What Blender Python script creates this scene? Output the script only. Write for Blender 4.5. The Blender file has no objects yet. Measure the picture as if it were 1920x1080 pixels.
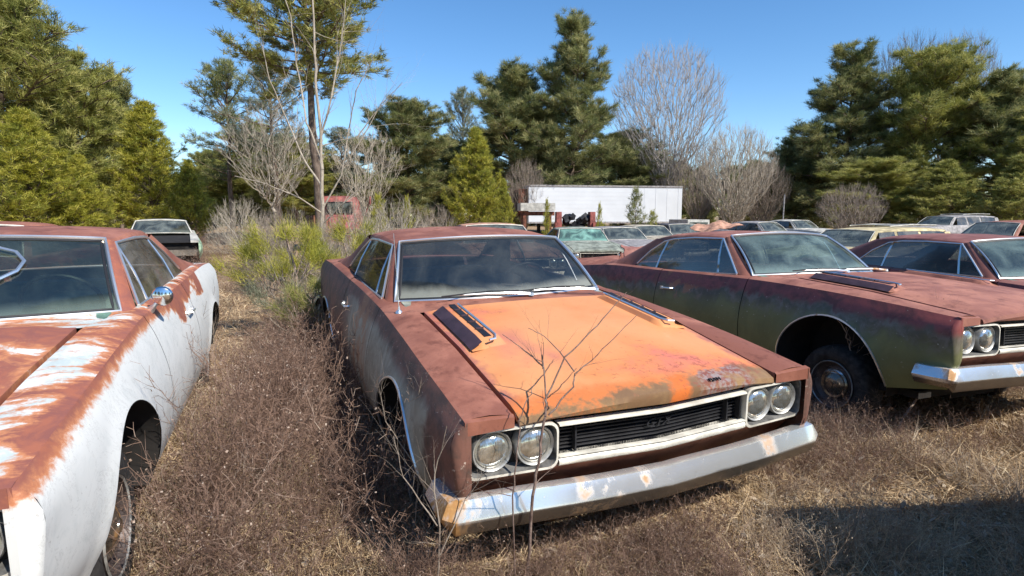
import bpy, math, random
import numpy as np
from mathutils import Vector, Matrix, Euler
PI=math.pi
C=bpy.context.scene
COL=C.collection
rad=math.radians
# ---------------------------------------------------------------- camera, sky, sun, exposure
CAMH=1.485; FPX=1100.0; TILT=math.atan(135/FPX)
cd=bpy.data.cameras.new('camera'); cam=bpy.data.objects.new('camera',cd); COL.objects.link(cam)
cam.location=(0,0,CAMH); cam.rotation_euler=(PI/2-TILT,0,0)
cd.sensor_width=36; cd.lens=FPX/1920*36; cd.clip_start=.05; cd.clip_end=3000
C.camera=cam
SUN_AZ=rad(-40); SUN_EL=rad(43)          # direction towards the sun, measured from +x
SD=Vector((math.cos(SUN_EL)*math.cos(SUN_AZ),math.cos(SUN_EL)*math.sin(SUN_AZ),math.sin(SUN_EL)))
w=bpy.data.worlds.new('World'); C.world=w; w.use_nodes=True
wn=w.node_tree; bg=wn.nodes['Background']
sky=wn.nodes.new('ShaderNodeTexSky'); sky.sky_type='NISHITA'; sky.sun_disc=False
sky.sun_elevation=SUN_EL; sky.sun_rotation=PI/2-SUN_AZ
sky.air_density=1.0; sky.dust_density=.1; sky.ozone_density=3.; sky.altitude=900
hs=wn.nodes.new('ShaderNodeHueSaturation'); hs.inputs['Saturation'].default_value=1.2; hs.inputs['Value'].default_value=1.0
wn.links.new(sky.outputs[0],hs.inputs['Color']); wn.links.new(hs.outputs[0],bg.inputs[0]); bg.inputs[1].default_value=.13
sl=bpy.data.lights.new('sun','SUN'); so=bpy.data.objects.new('sun',sl); COL.objects.link(so)
sl.energy=4.6; sl.angle=rad(.55); sl.color=(1,.95,.87)
so.rotation_euler=SD.to_track_quat('Z','Y').to_euler(); so.location=(10,-10,20)
C.view_settings.view_transform='Standard'; C.view_settings.look='None'
C.view_settings.exposure=0.55; C.view_settings.gamma=1
C.render.engine='CYCLES'
C.cycles.transparent_max_bounces=12; C.cycles.max_bounces=6

RNG=np.random.default_rng(7); random.seed(7)
def unproj(u,v,D):
    """a point seen at pixel u,v of the 1920 wide photo whose world y (distance) is D"""
    x=(u-960)/FPX; y=-(v-540)/FPX
    d=np.array([x,math.cos(TILT)+y*math.sin(TILT),-math.sin(TILT)+y*math.cos(TILT)])
    return np.array([0,0,CAMH])+d*(D/d[1])
# ---------------------------------------------------------------- terrain height
def ground_z(x,y):
    x=np.asarray(x,float); y=np.asarray(y,float)
    z=.025*np.sin(x*1.3+.5)*np.sin(y*1.1)+.02*np.sin(x*2.9+y*2.1)
    near=np.clip((y-4)/6,0,1)
    z=z+near*(-.10)*np.clip((x+2)/5,0,1)
    z=z+.85*np.exp(-((x+12)/9.)**2-((y-34)/11.)**2)
    z=z+.5*np.clip((y-45)/60,0,1)
    z=z+.10*np.exp(-((x+2.6)/.8)**2-((y-3.6)/1.2)**2)
    return z
def gz(x,y): return float(ground_z(x,y))
# ---------------------------------------------------------------- object helpers
def tag(o,label=None,cat=None,group=None,kind=None):
    if label: o['label']=label
    if cat: o['category']=cat
    if group: o['group']=group
    if kind: o['kind']=kind
    return o
def empty(name,loc=(0,0,0),rot=(0,0,0)):
    o=bpy.data.objects.new(name,None); COL.objects.link(o); o.location=loc; o.rotation_euler=rot
    o.empty_display_size=.3; return o
def npmesh(name,V,F3=None,F4=None,tone=None,mi3=None,mi4=None,smooth=False):
    """fast mesh from numpy arrays of triangles and quads"""
    me=bpy.data.meshes.new(name); V=np.asarray(V,np.float32).reshape(-1,3)
    F3=np.zeros((0,3),np.int32) if F3 is None else np.asarray(F3,np.int32)
    F4=np.zeros((0,4),np.int32) if F4 is None else np.asarray(F4,np.int32)
    n3,n4=len(F3),len(F4)
    me.vertices.add(len(V)); me.vertices.foreach_set('co',V.ravel())
    me.loops.add(n3*3+n4*4); me.loops.foreach_set('vertex_index',np.concatenate([F3.ravel(),F4.ravel()]).astype(np.int32))
    me.polygons.add(n3+n4)
    st=np.concatenate([np.arange(n3)*3,n3*3+np.arange(n4)*4]).astype(np.int32)
    me.polygons.foreach_set('loop_start',st)
    mi=np.zeros(n3+n4,np.int32)
    if mi3 is not None: mi[:n3]=mi3
    if mi4 is not None: mi[n3:]=mi4
    me.polygons.foreach_set('material_index',mi)
    me.polygons.foreach_set('use_smooth',np.full(n3+n4,smooth))
    if tone is not None:
        a=me.attributes.new('tone','FLOAT','POINT'); a.data.foreach_set('value',np.asarray(tone,np.float32))
    me.update(calc_edges=True); return me
def link(name,me,mats=None,parent=None):
    o=bpy.data.objects.new(name,me); COL.objects.link(o)
    if mats:
        for m in (mats if isinstance(mats,(list,tuple)) else [mats]): me.materials.append(m)
    if parent is not None: o.parent=parent
    return o
class MB:
    """collects shapes for one mesh"""
    def __init__(s): s.v=[]; s.f=[]; s.m=[]
    def add(s,V,F,mi=0):
        b=len(s.v); s.v+= [tuple(map(float,p)) for p in V]
        s.f+= [tuple(b+i for i in f) for f in F]; s.m+= [mi]*len(F)
    def grid(s,P,mi=0,flip=False,closeu=False):
        P=np.asarray(P,float); n,m=P.shape[:2]; F=[]
        for i in range(n-1+(1 if closeu else 0)):
            i2=(i+1)%n
            for j in range(m-1):
                q=(i*m+j,i*m+j+1,i2*m+j+1,i2*m+j)
                F.append(q[::-1] if flip else q)
        s.add(P.reshape(-1,3),F,mi); return s
    def box(s,c,sz,mi=0,rot=None,taper=(1,1)):
        V=[]
        for k in (-.5,.5):
            t=taper if k>0 else (1,1)
            for i,j in ((-.5,-.5),(.5,-.5),(.5,.5),(-.5,.5)): V.append(Vector((i*sz[0]*t[0],j*sz[1]*t[1],k*sz[2])))
        if rot is not None:
            M=Euler(rot).to_matrix(); V=[M@v for v in V]
        V=[v+Vector(c) for v in V]
        s.add(V,[(3,2,1,0),(4,5,6,7),(0,1,5,4),(1,2,6,5),(2,3,7,6),(3,0,4,7)],mi); return s
    def tube(s,pts,r,n=6,mi=0,cap=True,closed=False,flat=None):
        pts=[Vector(p) for p in pts]; k=len(pts); rs=r if isinstance(r,(list,tuple)) else [r]*k
        rings=[]; up=Vector((0,0,1)); prev=None
        for i,p in enumerate(pts):
            a=pts[(i-1)%k] if (closed or i>0) else p; b=pts[(i+1)%k] if (closed or i<k-1) else p
            t=(b-a).normalized() if (b-a).length>1e-9 else up
            if prev is None:
                x=t.cross(up); 
                if x.length<.05: x=t.cross(Vector((1,0,0)))
            else: x=prev-t*prev.dot(t)
            x.normalize(); prev=x; y=t.cross(x)
            fx,fy=flat if flat else (1,1)
            rings.append([p+x*(rs[i]*fx*math.cos(2*PI*j/n))+y*(rs[i]*fy*math.sin(2*PI*j/n)) for j in range(n)])
        V=[v for rg in rings for v in rg]; F=[]
        for i in range(k if closed else k-1):
            i2=(i+1)%k
            for j in range(n):
                j2=(j+1)%n; F.append((i*n+j,i*n+j2,i2*n+j2,i2*n+j))
        if cap and not closed: F.append(tuple(range(n))[::-1]); F.append(tuple((k-1)*n+j for j in range(n)))
        s.add(V,F,mi); return s
    def lathe(s,prof,c,axis='y',n=32,mi=0,amp=None):
        """prof = [(r, offset along axis)]"""
        V=[];F=[];k=len(prof)
        for j in range(n):
            a=2*PI*j/n
            for q,(r,h) in enumerate(prof):
                rr=r+(amp[q]*(j%2) if amp else 0)
                if axis=='y': V.append((c[0]+rr*math.cos(a),c[1]+h,c[2]+rr*math.sin(a)))
                elif axis=='x': V.append((c[0]+h,c[1]+rr*math.cos(a),c[2]+rr*math.sin(a)))
                else: V.append((c[0]+rr*math.cos(a),c[1]+rr*math.sin(a),c[2]+h))
        for j in range(n):
            j2=(j+1)%n
            for q in range(k-1): F.append((j*k+q,j*k+q+1,j2*k+q+1,j2*k+q))
        s.add(V,F,mi); return s
    def mesh(s,name,smooth=True,angle=35):
        me=bpy.data.meshes.new(name); me.from_pydata(s.v,[],s.f); 
        me.polygons.foreach_set('material_index',s.m)
        if smooth:
            me.polygons.foreach_set('use_smooth',[True]*len(s.f))
            try: me.set_sharp_from_angle(angle=rad(angle))
            except Exception: pass
        me.update(); return me
    def build(s,name,mats,parent=None,smooth=True,angle=35):
        return link(name,s.mesh(name,smooth,angle),mats,parent)
# ---------------------------------------------------------------- material helpers
def L(r,g,b,k=.85):
    """base colour from an 8 bit colour"""
    f=lambda c:((c/255+.055)/1.055)**2.4 if c>10 else c/255/12.92
    return (f(r)*k,f(g)*k,f(b)*k,1)
class M:
    def __init__(s,name,rough=.7,metal=0,spec=.4):
        s.mat=bpy.data.materials.new(name); s.mat.use_nodes=True; s.nt=s.mat.node_tree
        s.b=s.nt.nodes['Principled BSDF']; s.out=s.nt.nodes['Material Output']
        s.b.inputs['Roughness'].default_value=rough; s.b.inputs['Metallic'].default_value=metal
        s.b.inputs['Specular IOR Level'].default_value=spec
    def nd(s,typ,ins=None,**at):
        n=s.nt.nodes.new(typ)
        for k,v in at.items(): setattr(n,k,v)
        for k,v in (ins or {}).items():
            if hasattr(v,'is_output'): s.nt.links.new(v,n.inputs[k])
            else: n.inputs[k].default_value=v
        return n
    def co(s):
        if not hasattr(s,'_co'):
            s._co=s.nd('ShaderNodeTexCoord').outputs['Object']
            x=s.nd('ShaderNodeSeparateXYZ',{0:s._co}); s.X,s.Y,s.Z=x.outputs
            s.AY=s.mt('ABSOLUTE',s.Y)
        return s._co
    def noise(s,scale,detail=5,rough=.55,dist=0,vec=None,stretch=None):
        v=vec or s.co()
        if stretch: v=s.nd('ShaderNodeMapping',{0:v,3:stretch}).outputs[0]
        return s.nd('ShaderNodeTexNoise',{'Vector':v,'Scale':scale,'Detail':detail,'Roughness':rough,'Distortion':dist}).outputs[0]
    def mt(s,op,a,b=0.,c=None,clamp=False):
        ins={0:a,1:b}
        if c is not None: ins[2]=c
        return s.nd('ShaderNodeMath',ins,operation=op,use_clamp=clamp).outputs[0]
    def sm(s,v,lo,hi,inv=False):
        return s.nd('ShaderNodeMapRange',{0:v,1:lo,2:hi,3:1. if inv else 0.,4:0. if inv else 1.},interpolation_type='SMOOTHSTEP').outputs[0]
    def mix(s,f,a,b,blend='MIX'):
        n=s.nd('ShaderNodeMix',{0:f,6:a,7:b},data_type='RGBA',blend_type=blend); return n.outputs[2]
    def fin(s,col,rough=None,bump=None,bs=.3,bd=.01,metal=None):
        for k,v in (('Base Color',col),('Roughness',rough),('Metallic',metal)):
            if v is None: continue
            if hasattr(v,'is_output'): s.nt.links.new(v,s.b.inputs[k])
            else: s.b.inputs[k].default_value=v
        if bump is not None:
            n=s.nd('ShaderNodeBump',{'Height':bump,'Strength':bs,'Distance':bd}); s.nt.links.new(n.outputs[0],s.b.inputs['Normal'])
        return s.mat
def plain(name,col,rough=.7,metal=0,var=.25,scale=8,bump=.15):
    m=M(name,rough,metal); n=m.noise(scale,6,.6)
    d=tuple(c*(1-var*1.6) for c in col[:3])+(1,); l=tuple(min(1,c*(1+var)) for c in col[:3])+(1,)
    return m.fin(m.mix(m.sm(n,.3,.7),d,l),None,m.noise(scale*5,3),bump,.005)

MAROON=L(142,88,70); MAROON_D=L(104,58,46); PINK=L(176,116,94); ORANGE=L(234,160,106); ORANGE2=L(226,142,84)
def top_paint(name,a=MAROON,b=MAROON_D,c=PINK,rough=.62):
    m=M(name,rough); m.co()
    n1=m.noise(2.2,6,.6,.4); n2=m.noise(9,7,.65); n3=m.noise(70,3,.6)
    col=m.mix(m.sm(n1,.42,.62),a,c); col=m.mix(m.mt('MULTIPLY',m.sm(n2,.5,.72),.8),col,b)
    col=m.mix(m.mt('MULTIPLY',m.sm(n3,.6,.75),.35),col,L(90,45,38))
    return m.fin(col,m.nd('ShaderNodeMapRange',{0:n2,3:.45,4:.8}).outputs[0],m.mt('ADD',m.mt('MULTIPLY',m.noise(2.6,2),3.),m.mt('MULTIPLY',m.noise(60,5,.7),.25)),.3,.012)
def crease(m):
    """height below the shoulder crease in car space"""
    zc=m.mt('SUBTRACT',.955,m.mt('MULTIPLY',m.mt('POWER',m.mt('MAXIMUM',m.X,0.),2.),.0275))
    return m.mt('SUBTRACT',m.Z,zc)
# hood of the orange car
def m_hood_orange():
    m=M('orange faded hood paint',.55); m.co()
    n1=m.noise(1.6,5,.55,.3); n2=m.noise(7,8,.65,.3); n3=m.noise(45,4,.6)
    col=m.mix(m.sm(n1,.35,.65),ORANGE,ORANGE2)
    col=m.mix(m.sm(m.mt('ADD',n1,m.mt('MULTIPLY',n2,.5)),.78,.98),col,L(222,128,104))
    e=m.sm(m.mt('ADD',m.AY,m.mt('MULTIPLY',m.mt('SUBTRACT',n2,.5),.25)),.60,.68)
    col=m.mix(e,col,L(180,112,96))
    fr=m.mt('ADD',m.X,m.mt('MULTIPLY',m.mt('SUBTRACT',n2,.5),.22))
    fr=m.mt('ADD',fr,m.mt('MULTIPLY',m.AY,.075))
    col=m.mix(m.sm(fr,2.18,2.3),col,L(214,124,68))
    fr2=m.mt('ADD',fr,m.mt('MULTIPLY',m.mt('SUBTRACT',n3,.5),.12)); fr2=m.mt('ADD',fr2,m.mt('MULTIPLY',m.mt('SUBTRACT',n1,.5),.25))
    col=m.mix(m.mt('MULTIPLY',m.sm(fr2,2.262,2.325),.9),col,m.mix(m.sm(n2,.35,.65),L(150,126,88),L(118,98,72)))
    g=m.mt('MULTIPLY',m.sm(fr,2.23,2.27),m.sm(m.mt('ABSOLUTE',m.mt('SUBTRACT',m.Y,.36)),.10,.2,True)); g=m.mt('MULTIPLY',g,m.sm(n2,.38,.52))
    col=m.mix(g,col,m.mix(m.sm(n3,.4,.6),L(156,140,136),L(140,84,70)))
    p=m.mt('MULTIPLY',m.sm(fr,2.24,2.27),m.sm(m.mt('ABSOLUTE',m.mt('ADD',m.mt('SUBTRACT',m.Y,.10),m.mt('MULTIPLY',m.mt('SUBTRACT',n2,.5),.2))),.03,.08,True))
    col=m.mix(p,col,L(218,118,56))
    pk=m.mt('MULTIPLY',m.sm(m.mt('ABSOLUTE',m.mt('ADD',m.Y,.40)),.06,.2,True),m.sm(m.mt('ABSOLUTE',m.mt('SUBTRACT',m.X,1.75)),.1,.35,True)); col=m.mix(m.mt('MULTIPLY',pk,m.sm(n1,.35,.6)),col,L(196,122,110))
    n4=m.noise(26,9,.75,.4); n5=m.noise(14,7,.7,.3); col=m.mix(m.mt('MULTIPLY',m.sm(m.mt('ADD',n4,m.mt('MULTIPLY',m.mt('SUBTRACT',n1,.5),.5)),.60,.66),.55),col,L(150,84,62)); col=m.mix(m.mt('MULTIPLY',m.sm(n3,.62,.74),.3),col,L(120,62,40))
    s=m.noise(30,5,.7,stretch=(.12,1,1)); col=m.mix(m.mt('MULTIPLY',m.sm(s,.62,.74),.28),col,L(190,120,84))
    return m.fin(col,.5,m.mt('ADD',m.mt('MULTIPLY',m.noise(2.6,2),3.),m.mt('MULTIPLY',n4,.3)),.28,.012)
def m_side_main():
    m=M('faded beige and maroon side paint',.65); m.co(); d=crease(m)
    n1=m.noise(1.8,5,.6,.6,stretch=(1,1,.6)); n2=m.noise(8,8,.68,.5); n3=m.noise(60,3)
    st=m.noise(9,5,.6,stretch=(1,1,.08))
    beige=m.mix(m.sm(n2,.35,.65),(.36,.32,.24,1),(.25,.215,.155,1))
    beige=m.mix(m.mt('MULTIPLY',m.sm(st,.5,.7),.6),beige,(.50,.46,.37,1))
    mar=m.mix(m.sm(n2,.4,.65),(.19,.085,.06,1),(.09,.055,.042,1))
    up=m.sm(m.mt('ADD',d,m.mt('MULTIPLY',m.mt('SUBTRACT',n1,.5),.25)),-.13,-.06)
    fr=m.sm(m.mt('ADD',m.X,m.mt('MULTIPLY',m.mt('SUBTRACT',n2,.5),.25)),1.92,2.02)
    bk=m.sm(m.mt('ADD',m.X,m.mt('MULTIPLY',m.mt('SUBTRACT',n1,.5),.8)),-.1,-.6)
    col=m.mix(m.mt('MAXIMUM',m.mt('MAXIMUM',up,fr),bk),beige,mar)
    o=m.mt('MULTIPLY',m.sm(m.mt('ABSOLUTE',m.mt('SUBTRACT',m.X,.25)),.2,.5,True),m.sm(n1,.44,.56))
    col=m.mix(m.mt('MULTIPLY',m.mt('MULTIPLY',o,.7),m.sm(n2,.4,.55)),col,(.42,.20,.10,1))
    col=m.mix(m.mt('MULTIPLY',m.sm(n3,.66,.72),.7),col,(.6,.5,.4,1))
    return m.fin(col,.62,m.mt('ADD',m.mt('MULTIPLY',m.noise(3.,3),3.),m.mt('MULTIPLY',n3,.2)),.35,.012)
def m_side_green(name='olive green side paint under rust',dark=0):
    m=M(name,.5); m.co(); d=crease(m)
    n1=m.noise(2.4,6,.6,.5,stretch=(1,1,.7)); n2=m.noise(9,8,.68,.5); n3=m.noise(55,3)
    st=m.noise(11,5,.6,stretch=(1,1,.1))
    ol=m.mix(m.sm(n1,.35,.65),(.205,.205,.085,1),(.145,.15,.065,1))
    dk=m.mix(m.sm(n2,.4,.62),(.085,.07,.055,1),(.20,.17,.15,1))
    mar=m.mix(m.sm(n2,.4,.65),(.27,.07,.06,1),(.13,.045,.04,1))
    v=m.mt('ADD',d,m.mt('MULTIPLY',m.mt('SUBTRACT',n2,.5),.16)); v=m.mt('ADD',v,m.mt('MULTIPLY',m.mt('SUBTRACT',n1,.5),.2)); v=m.mt('ADD',v,m.mt('MULTIPLY',m.mt('SUBTRACT',st,.5),.1))
    col=m.mix(m.mt('MULTIPLY',m.sm(v,-.27-dark,-.14-dark),.85),ol,dk)
    col=m.mix(m.sm(v,-.14,-.08),col,mar)
    o=m.mt('MULTIPLY',m.sm(m.mt('ABSOLUTE',m.mt('ADD',m.X,.25)),.15,.5,True),m.sm(n2,.5,.6)); o=m.mt('MULTIPLY',o,m.sm(d,-.3,-.12))
    col=m.mix(m.mt('MULTIPLY',o,.7),col,(.42,.17,.08,1))
    col=m.mix(m.mt('MULTIPLY',m.sm(n3,.70,.74),.8),col,(.55,.5,.42,1))
    return m.fin(col,m.nd('ShaderNodeMapRange',{0:n2,3:.35,4:.65}).outputs[0],m.mt('ADD',m.mt('MULTIPLY',m.noise(3.,3),3.),m.mt('MULTIPLY',n3,.2)),.3,.012)
WHITE=(.66,.66,.63,1)
def m_white(kind):
    m=M('chalky white paint with rust '+kind,.6); m.co(); d=crease(m)
    n1=m.noise(1.7,5,.6,.6); n2=m.noise(9,8,.7,.6); n3=m.noise(60,3)
    vein=m.noise(5,7,.75,1.2)
    wh=m.mix(m.mt('MULTIPLY',m.sm(n2,.45,.7),.5),WHITE,(.50,.52,.50,1))
    wh=m.mix(m.mt('MULTIPLY',m.sm(m.mt('ABSOLUTE',m.mt('SUBTRACT',vein,.5)),0.,.012,True),.35),wh,(.25,.24,.22,1))
    rust=m.mix(m.sm(n2,.4,.65),L(146,90,78),L(172,104,78)); org=L(206,136,92)
    if kind=='side':
        n6=m.noise(38,8,.75,.5); v=m.mt('ADD',d,m.mt('MULTIPLY',m.mt('SUBTRACT',n2,.5),.10)); v=m.mt('ADD',v,m.mt('MULTIPLY',m.mt('SUBTRACT',n6,.5),.06))
        v=m.mt('ADD',v,m.mt('MULTIPLY',m.sm(m.X,.6,-.2),m.mt('MULTIPLY',m.mt('SUBTRACT',n1,.42),.7)))
        bkw=m.sm(m.X,-1.1,-1.3); v=m.mt('SUBTRACT',v,m.mt('MULTIPLY',bkw,.5))
        col=m.mix(m.sm(v,-.06,-.03),wh,org); col=m.mix(m.sm(v,-.042,-.008),col,rust)
    elif kind=='top':
        st=m.noise(7,7,.7,.5,stretch=(1.,.28,1)); 
        st=m.mt('ADD',st,m.mt('MULTIPLY',m.mt('SUBTRACT',n1,.5),.35))
        st=m.mt('ADD',st,m.mt('MULTIPLY',m.sm(m.AY,.80,.88),.14)); st=m.mt('ADD',st,m.mt('MULTIPLY',m.mt('SUBTRACT',m.noise(34,8,.75,.5),.5),.22))
        col=m.mix(m.sm(st,.45,.54),m.mix(m.sm(n2,.4,.6),wh,(.46,.52,.50,1)),org); col=m.mix(m.sm(st,.52,.63),col,rust)
    else:
        st=m.mt('ADD',n1,m.mt('MULTIPLY',m.mt('SUBTRACT',n2,.5),.4))
        col=m.mix(m.sm(st,.33,.38),m.mix(m.sm(n2,.4,.6),wh,(.46,.52,.50,1)),org); col=m.mix(m.sm(st,.37,.46),col,rust)
    col=m.mix(m.mt('MULTIPLY',m.sm(n3,.68,.74),.4),col,(.2,.15,.12,1))
    return m.fin(col,.6,m.noise(4,3),.15,.01)
def m_chrome(name,rough=.22,rust=.5,dull=.0):
    m=M(name,rough,1.); m.co(); oi=m.nd('ShaderNodeObjectInfo').outputs['Random']; vv=m.nd('ShaderNodeVectorMath',{0:m.co(),1:m.nd('ShaderNodeCombineXYZ',{0:m.mt('MULTIPLY',oi,37.),1:m.mt('MULTIPLY',oi,11.)}).outputs[0]},operation='ADD').outputs[0]; n2=m.noise(3.2,7,.6,.4,vec=vv); n3=m.noise(60,3,.6)
    f=m.sm(n2,.66-.12*rust,.72-.08*rust); f2=m.mt('MULTIPLY',m.sm(n3,.68,.76),.25*rust)
    ff=m.mt('MAXIMUM',f,f2)
    if 'bumper' in name:
        for yy,ww in ((-.40,.05),(.60,.07)):
            st=m.mt('MULTIPLY',m.sm(m.mt('ABSOLUTE',m.mt('ADD',m.mt('SUBTRACT',m.Y,yy),m.mt('MULTIPLY',m.mt('SUBTRACT',n2,.5),.12))),ww*.2,ww,True),.75); st=m.mt('MULTIPLY',st,m.mt('MULTIPLY',m.sm(m.noise(16,6,.7),.38,.55),m.sm(m.mt('ADD',m.Z,m.mt('MULTIPLY',m.mt('SUBTRACT',m.noise(9,3),.5),.08)),.425,.45))); ff=m.mt('MAXIMUM',ff,st)
        gr=m.mt('MULTIPLY',m.sm(m.Z,.46,.40,False),.0); lo=m.mt('MULTIPLY',m.sm(m.Z,.455,.43,True),1.)
        lo=m.sm(m.mt('ADD',m.Z,m.mt('MULTIPLY',m.mt('SUBTRACT',n2,.5),.03)),.425,.44,True)
        base=m.mix(m.mt('MULTIPLY',lo,.9),(.82,.82,.80,1),m.mix(m.noise(7,5),(.10,.07,.045,1),(.22,.17,.12,1)))  # ground reflection painted in: lower facet browner than the upper one
    else: base=m.mix(0.,(.82,.82,.80,1),(.8,.8,.8,1))
    col=m.mix(ff,base,m.mix(n3,L(206,160,96),L(150,98,56)))
    met=m.mt('SUBTRACT',1.-dull,m.mt('MULTIPLY',ff,.8)); r=m.mt('ADD',rough,m.mt('MULTIPLY',ff,.4))
    r=m.mt('ADD',r,m.mt('MULTIPLY',m.noise(6,3),.10))
    return m.fin(col,r,m.noise(4,2),.06,.01,met)
def m_glass(name,tint=(.5,.55,.52),dust=(.55,.56,.5),amt=.12,low=.5,zlo=.95,zhi=1.12,rough=.03):
    m=M(name); m.co(); nt=m.nt; nt.nodes.remove(m.b)
    tr=m.nd('ShaderNodeBsdfTransparent',{0:tint+(1,)}); gl=m.nd('ShaderNodeBsdfGlossy',{'Color':(.72,.62,.52,1),'Roughness':rough})
    df=m.nd('ShaderNodeBsdfDiffuse',{0:dust+(1,)})
    fr=m.nd('ShaderNodeFresnel',{'IOR':1.5}).outputs[0]
    fr=m.mt('MINIMUM',m.mt('MULTIPLY',fr,.30),.4)
    a=m.nd('ShaderNodeMixShader',{0:fr,1:tr.outputs[0],2:gl.outputs[0]})
    n=m.noise(2.5,6,.6,.8); n3=m.noise(40,4)
    f=m.mt('MULTIPLY',m.sm(n,.35,.75),amt); g=m.mt('MULTIPLY',m.sm(m.mt('ADD',m.Z,m.mt('MULTIPLY',m.mt('SUBTRACT',n,.5),.08)),zlo,zhi,True),low)
    f=m.mt('MAXIMUM',f,g); f=m.mt('ADD',f,m.mt('MULTIPLY',n3,amt*.35),clamp=True)
    b=m.nd('ShaderNodeMixShader',{0:f,1:a.outputs[0],2:df.outputs[0]}); nt.links.new(b.outputs[0],m.out.inputs[0]); return m.mat

MT={}
MT['hood_o']=m_hood_orange(); MT['side_o']=m_side_main(); MT['top_o']=top_paint('dusty maroon rust')
MT['side_g']=m_side_green(); MT['top_g']=top_paint('sun faded maroon rust',L(152,98,82),L(112,68,58),L(186,126,104))
MT['side_k']=m_side_green('dark side paint',.5); MT['top_k']=top_paint('dull dark maroon rust',L(136,86,76),L(92,56,50),L(162,110,98))
MT['side_w']=m_white('side'); MT['top_w']=m_white('top'); MT['hood_w']=m_white('hood')
MT['dark']=plain('dark underside grime',(.02,.017,.015,1),.9)  # near-black fill for underside, wheel wells, gaps and inner shell
MT['rubber']=plain('weathered tyre rubber',(.035,.032,.03,1),.85,0,.4,20)
MT['rubber_d']=plain('dusty grey tyre rubber',(.12,.115,.105,1),.9,0,.4,20)
MT['rim']=plain('dark steel rim',(.09,.07,.065,1),.5,.4)
MT['chrome']=m_chrome('weathered bumper chrome with painted ground reflection',.17,.95,.22); MT['trim']=m_chrome('aged bright trim',.26,.3,.1)
MT['ivory']=plain('pale ivory trim metal',(.74,.70,.60,1),.45,.15,.18,10)
MT['bezel']=plain('dull grey bezel metal',(.46,.45,.42,1),.45,.5,.25,14)
MT['recess']=plain('dark grimy bezel recess',(.16,.155,.145,1),.55,.2,.4,16); MT['black']=plain('grille black',(.015,.015,.018,1),.5)  # recess wall toned darker than the bezel frame
MT['bar']=plain('grille bar dark metal',(.05,.05,.055,1),.4,.5)
MT['purple']=plain('dark hood vent paint',(.06,.035,.045,1),.55)
MT['seat']=plain('faded seat vinyl',(.30,.36,.31,1),.7); MT['seat_d']=plain('dark seat vinyl',(.10,.09,.08,1),.6)
MT['dash']=plain('dusty dashboard padding',(.30,.31,.25,1),.85); MT['dash_g']=plain('green dashboard padding',(.12,.22,.17,1),.8)
MT['glass_o']=m_glass('dusty dark windshield glass',(.58,.58,.56),(.36,.37,.32),.09,.5,1.0,1.07)
MT['glass_g']=m_glass('hazy green windshield glass',(.45,.62,.56),(.34,.46,.42),.3,.4,.97,1.10)
MT['glass_w']=m_glass('greenish windshield glass',(.55,.66,.58),(.28,.36,.31),.09,.3,.98,1.06)
MT['glass_s']=m_glass('grimy side glass',(.30,.31,.30),(.24,.225,.20),.5,.1)
def m_lens():
    m=M('headlight lens glass',.12,.8,.8); m.co(); n=m.noise(30,4)
    m.b.inputs['Coat Weight'].default_value=1; m.b.inputs['Coat Roughness'].default_value=.05
    rib=m.nd('ShaderNodeTexWave',{'Vector':m.co(),'Scale':28.,'Distortion':.3},bands_direction='Y').outputs[0]
    return m.fin(m.mix(m.sm(n,.4,.7),(.66,.65,.58,1),(.42,.40,.33,1)),.13,rib,.08,.004)
MT['lens']=m_lens()
# ---------------------------------------------------------------- car body surfaces (car space: x forward, y left, z up)
def pchip(xk,yk):
    xk=np.array(xk,float);yk=np.array(yk,float);h=np.diff(xk);dl=np.diff(yk)/h;d=np.zeros_like(yk)
    for i in range(1,len(xk)-1):
        if dl[i-1]*dl[i]>0:
            w1=2*h[i]+h[i-1];w2=h[i]+2*h[i-1];d[i]=(w1+w2)/(w1/dl[i-1]+w2/dl[i])
    d[0]=dl[0];d[-1]=dl[-1]
    def f(x):
        x=np.clip(np.asarray(x,float),xk[0],xk[-1]);i=np.clip(np.searchsorted(xk,x)-1,0,len(h)-1)
        t=(x-xk[i])/h[i];H=h[i]
        return yk[i]*(1+2*t)*(1-t)**2+H*d[i]*t*(1-t)**2+yk[i+1]*t*t*(3-2*t)+H*d[i+1]*t*t*(t-1)
    return f
XK=[-2.72,-2.2,-1.5,-.8,0,.6,1.2,1.8,2.28]
YS=pchip(XK,[.83,.868,.885,.87,.857,.862,.876,.886,.882])
ZS=pchip(XK,[.915,.96,.99,.972,.955,.945,.915,.866,.812])
YM=pchip(XK,[.885,.945,.965,.962,.958,.96,.966,.962,.925])
YL=pchip(XK,[.86,.92,.95,.952,.95,.95,.95,.94,.895])
YR=pchip(XK,[.80,.87,.90,.90,.90,.90,.895,.88,.85])
ZR=pchip(XK,[.42,.34,.25,.23,.23,.23,.24,.29,.37])
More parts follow.
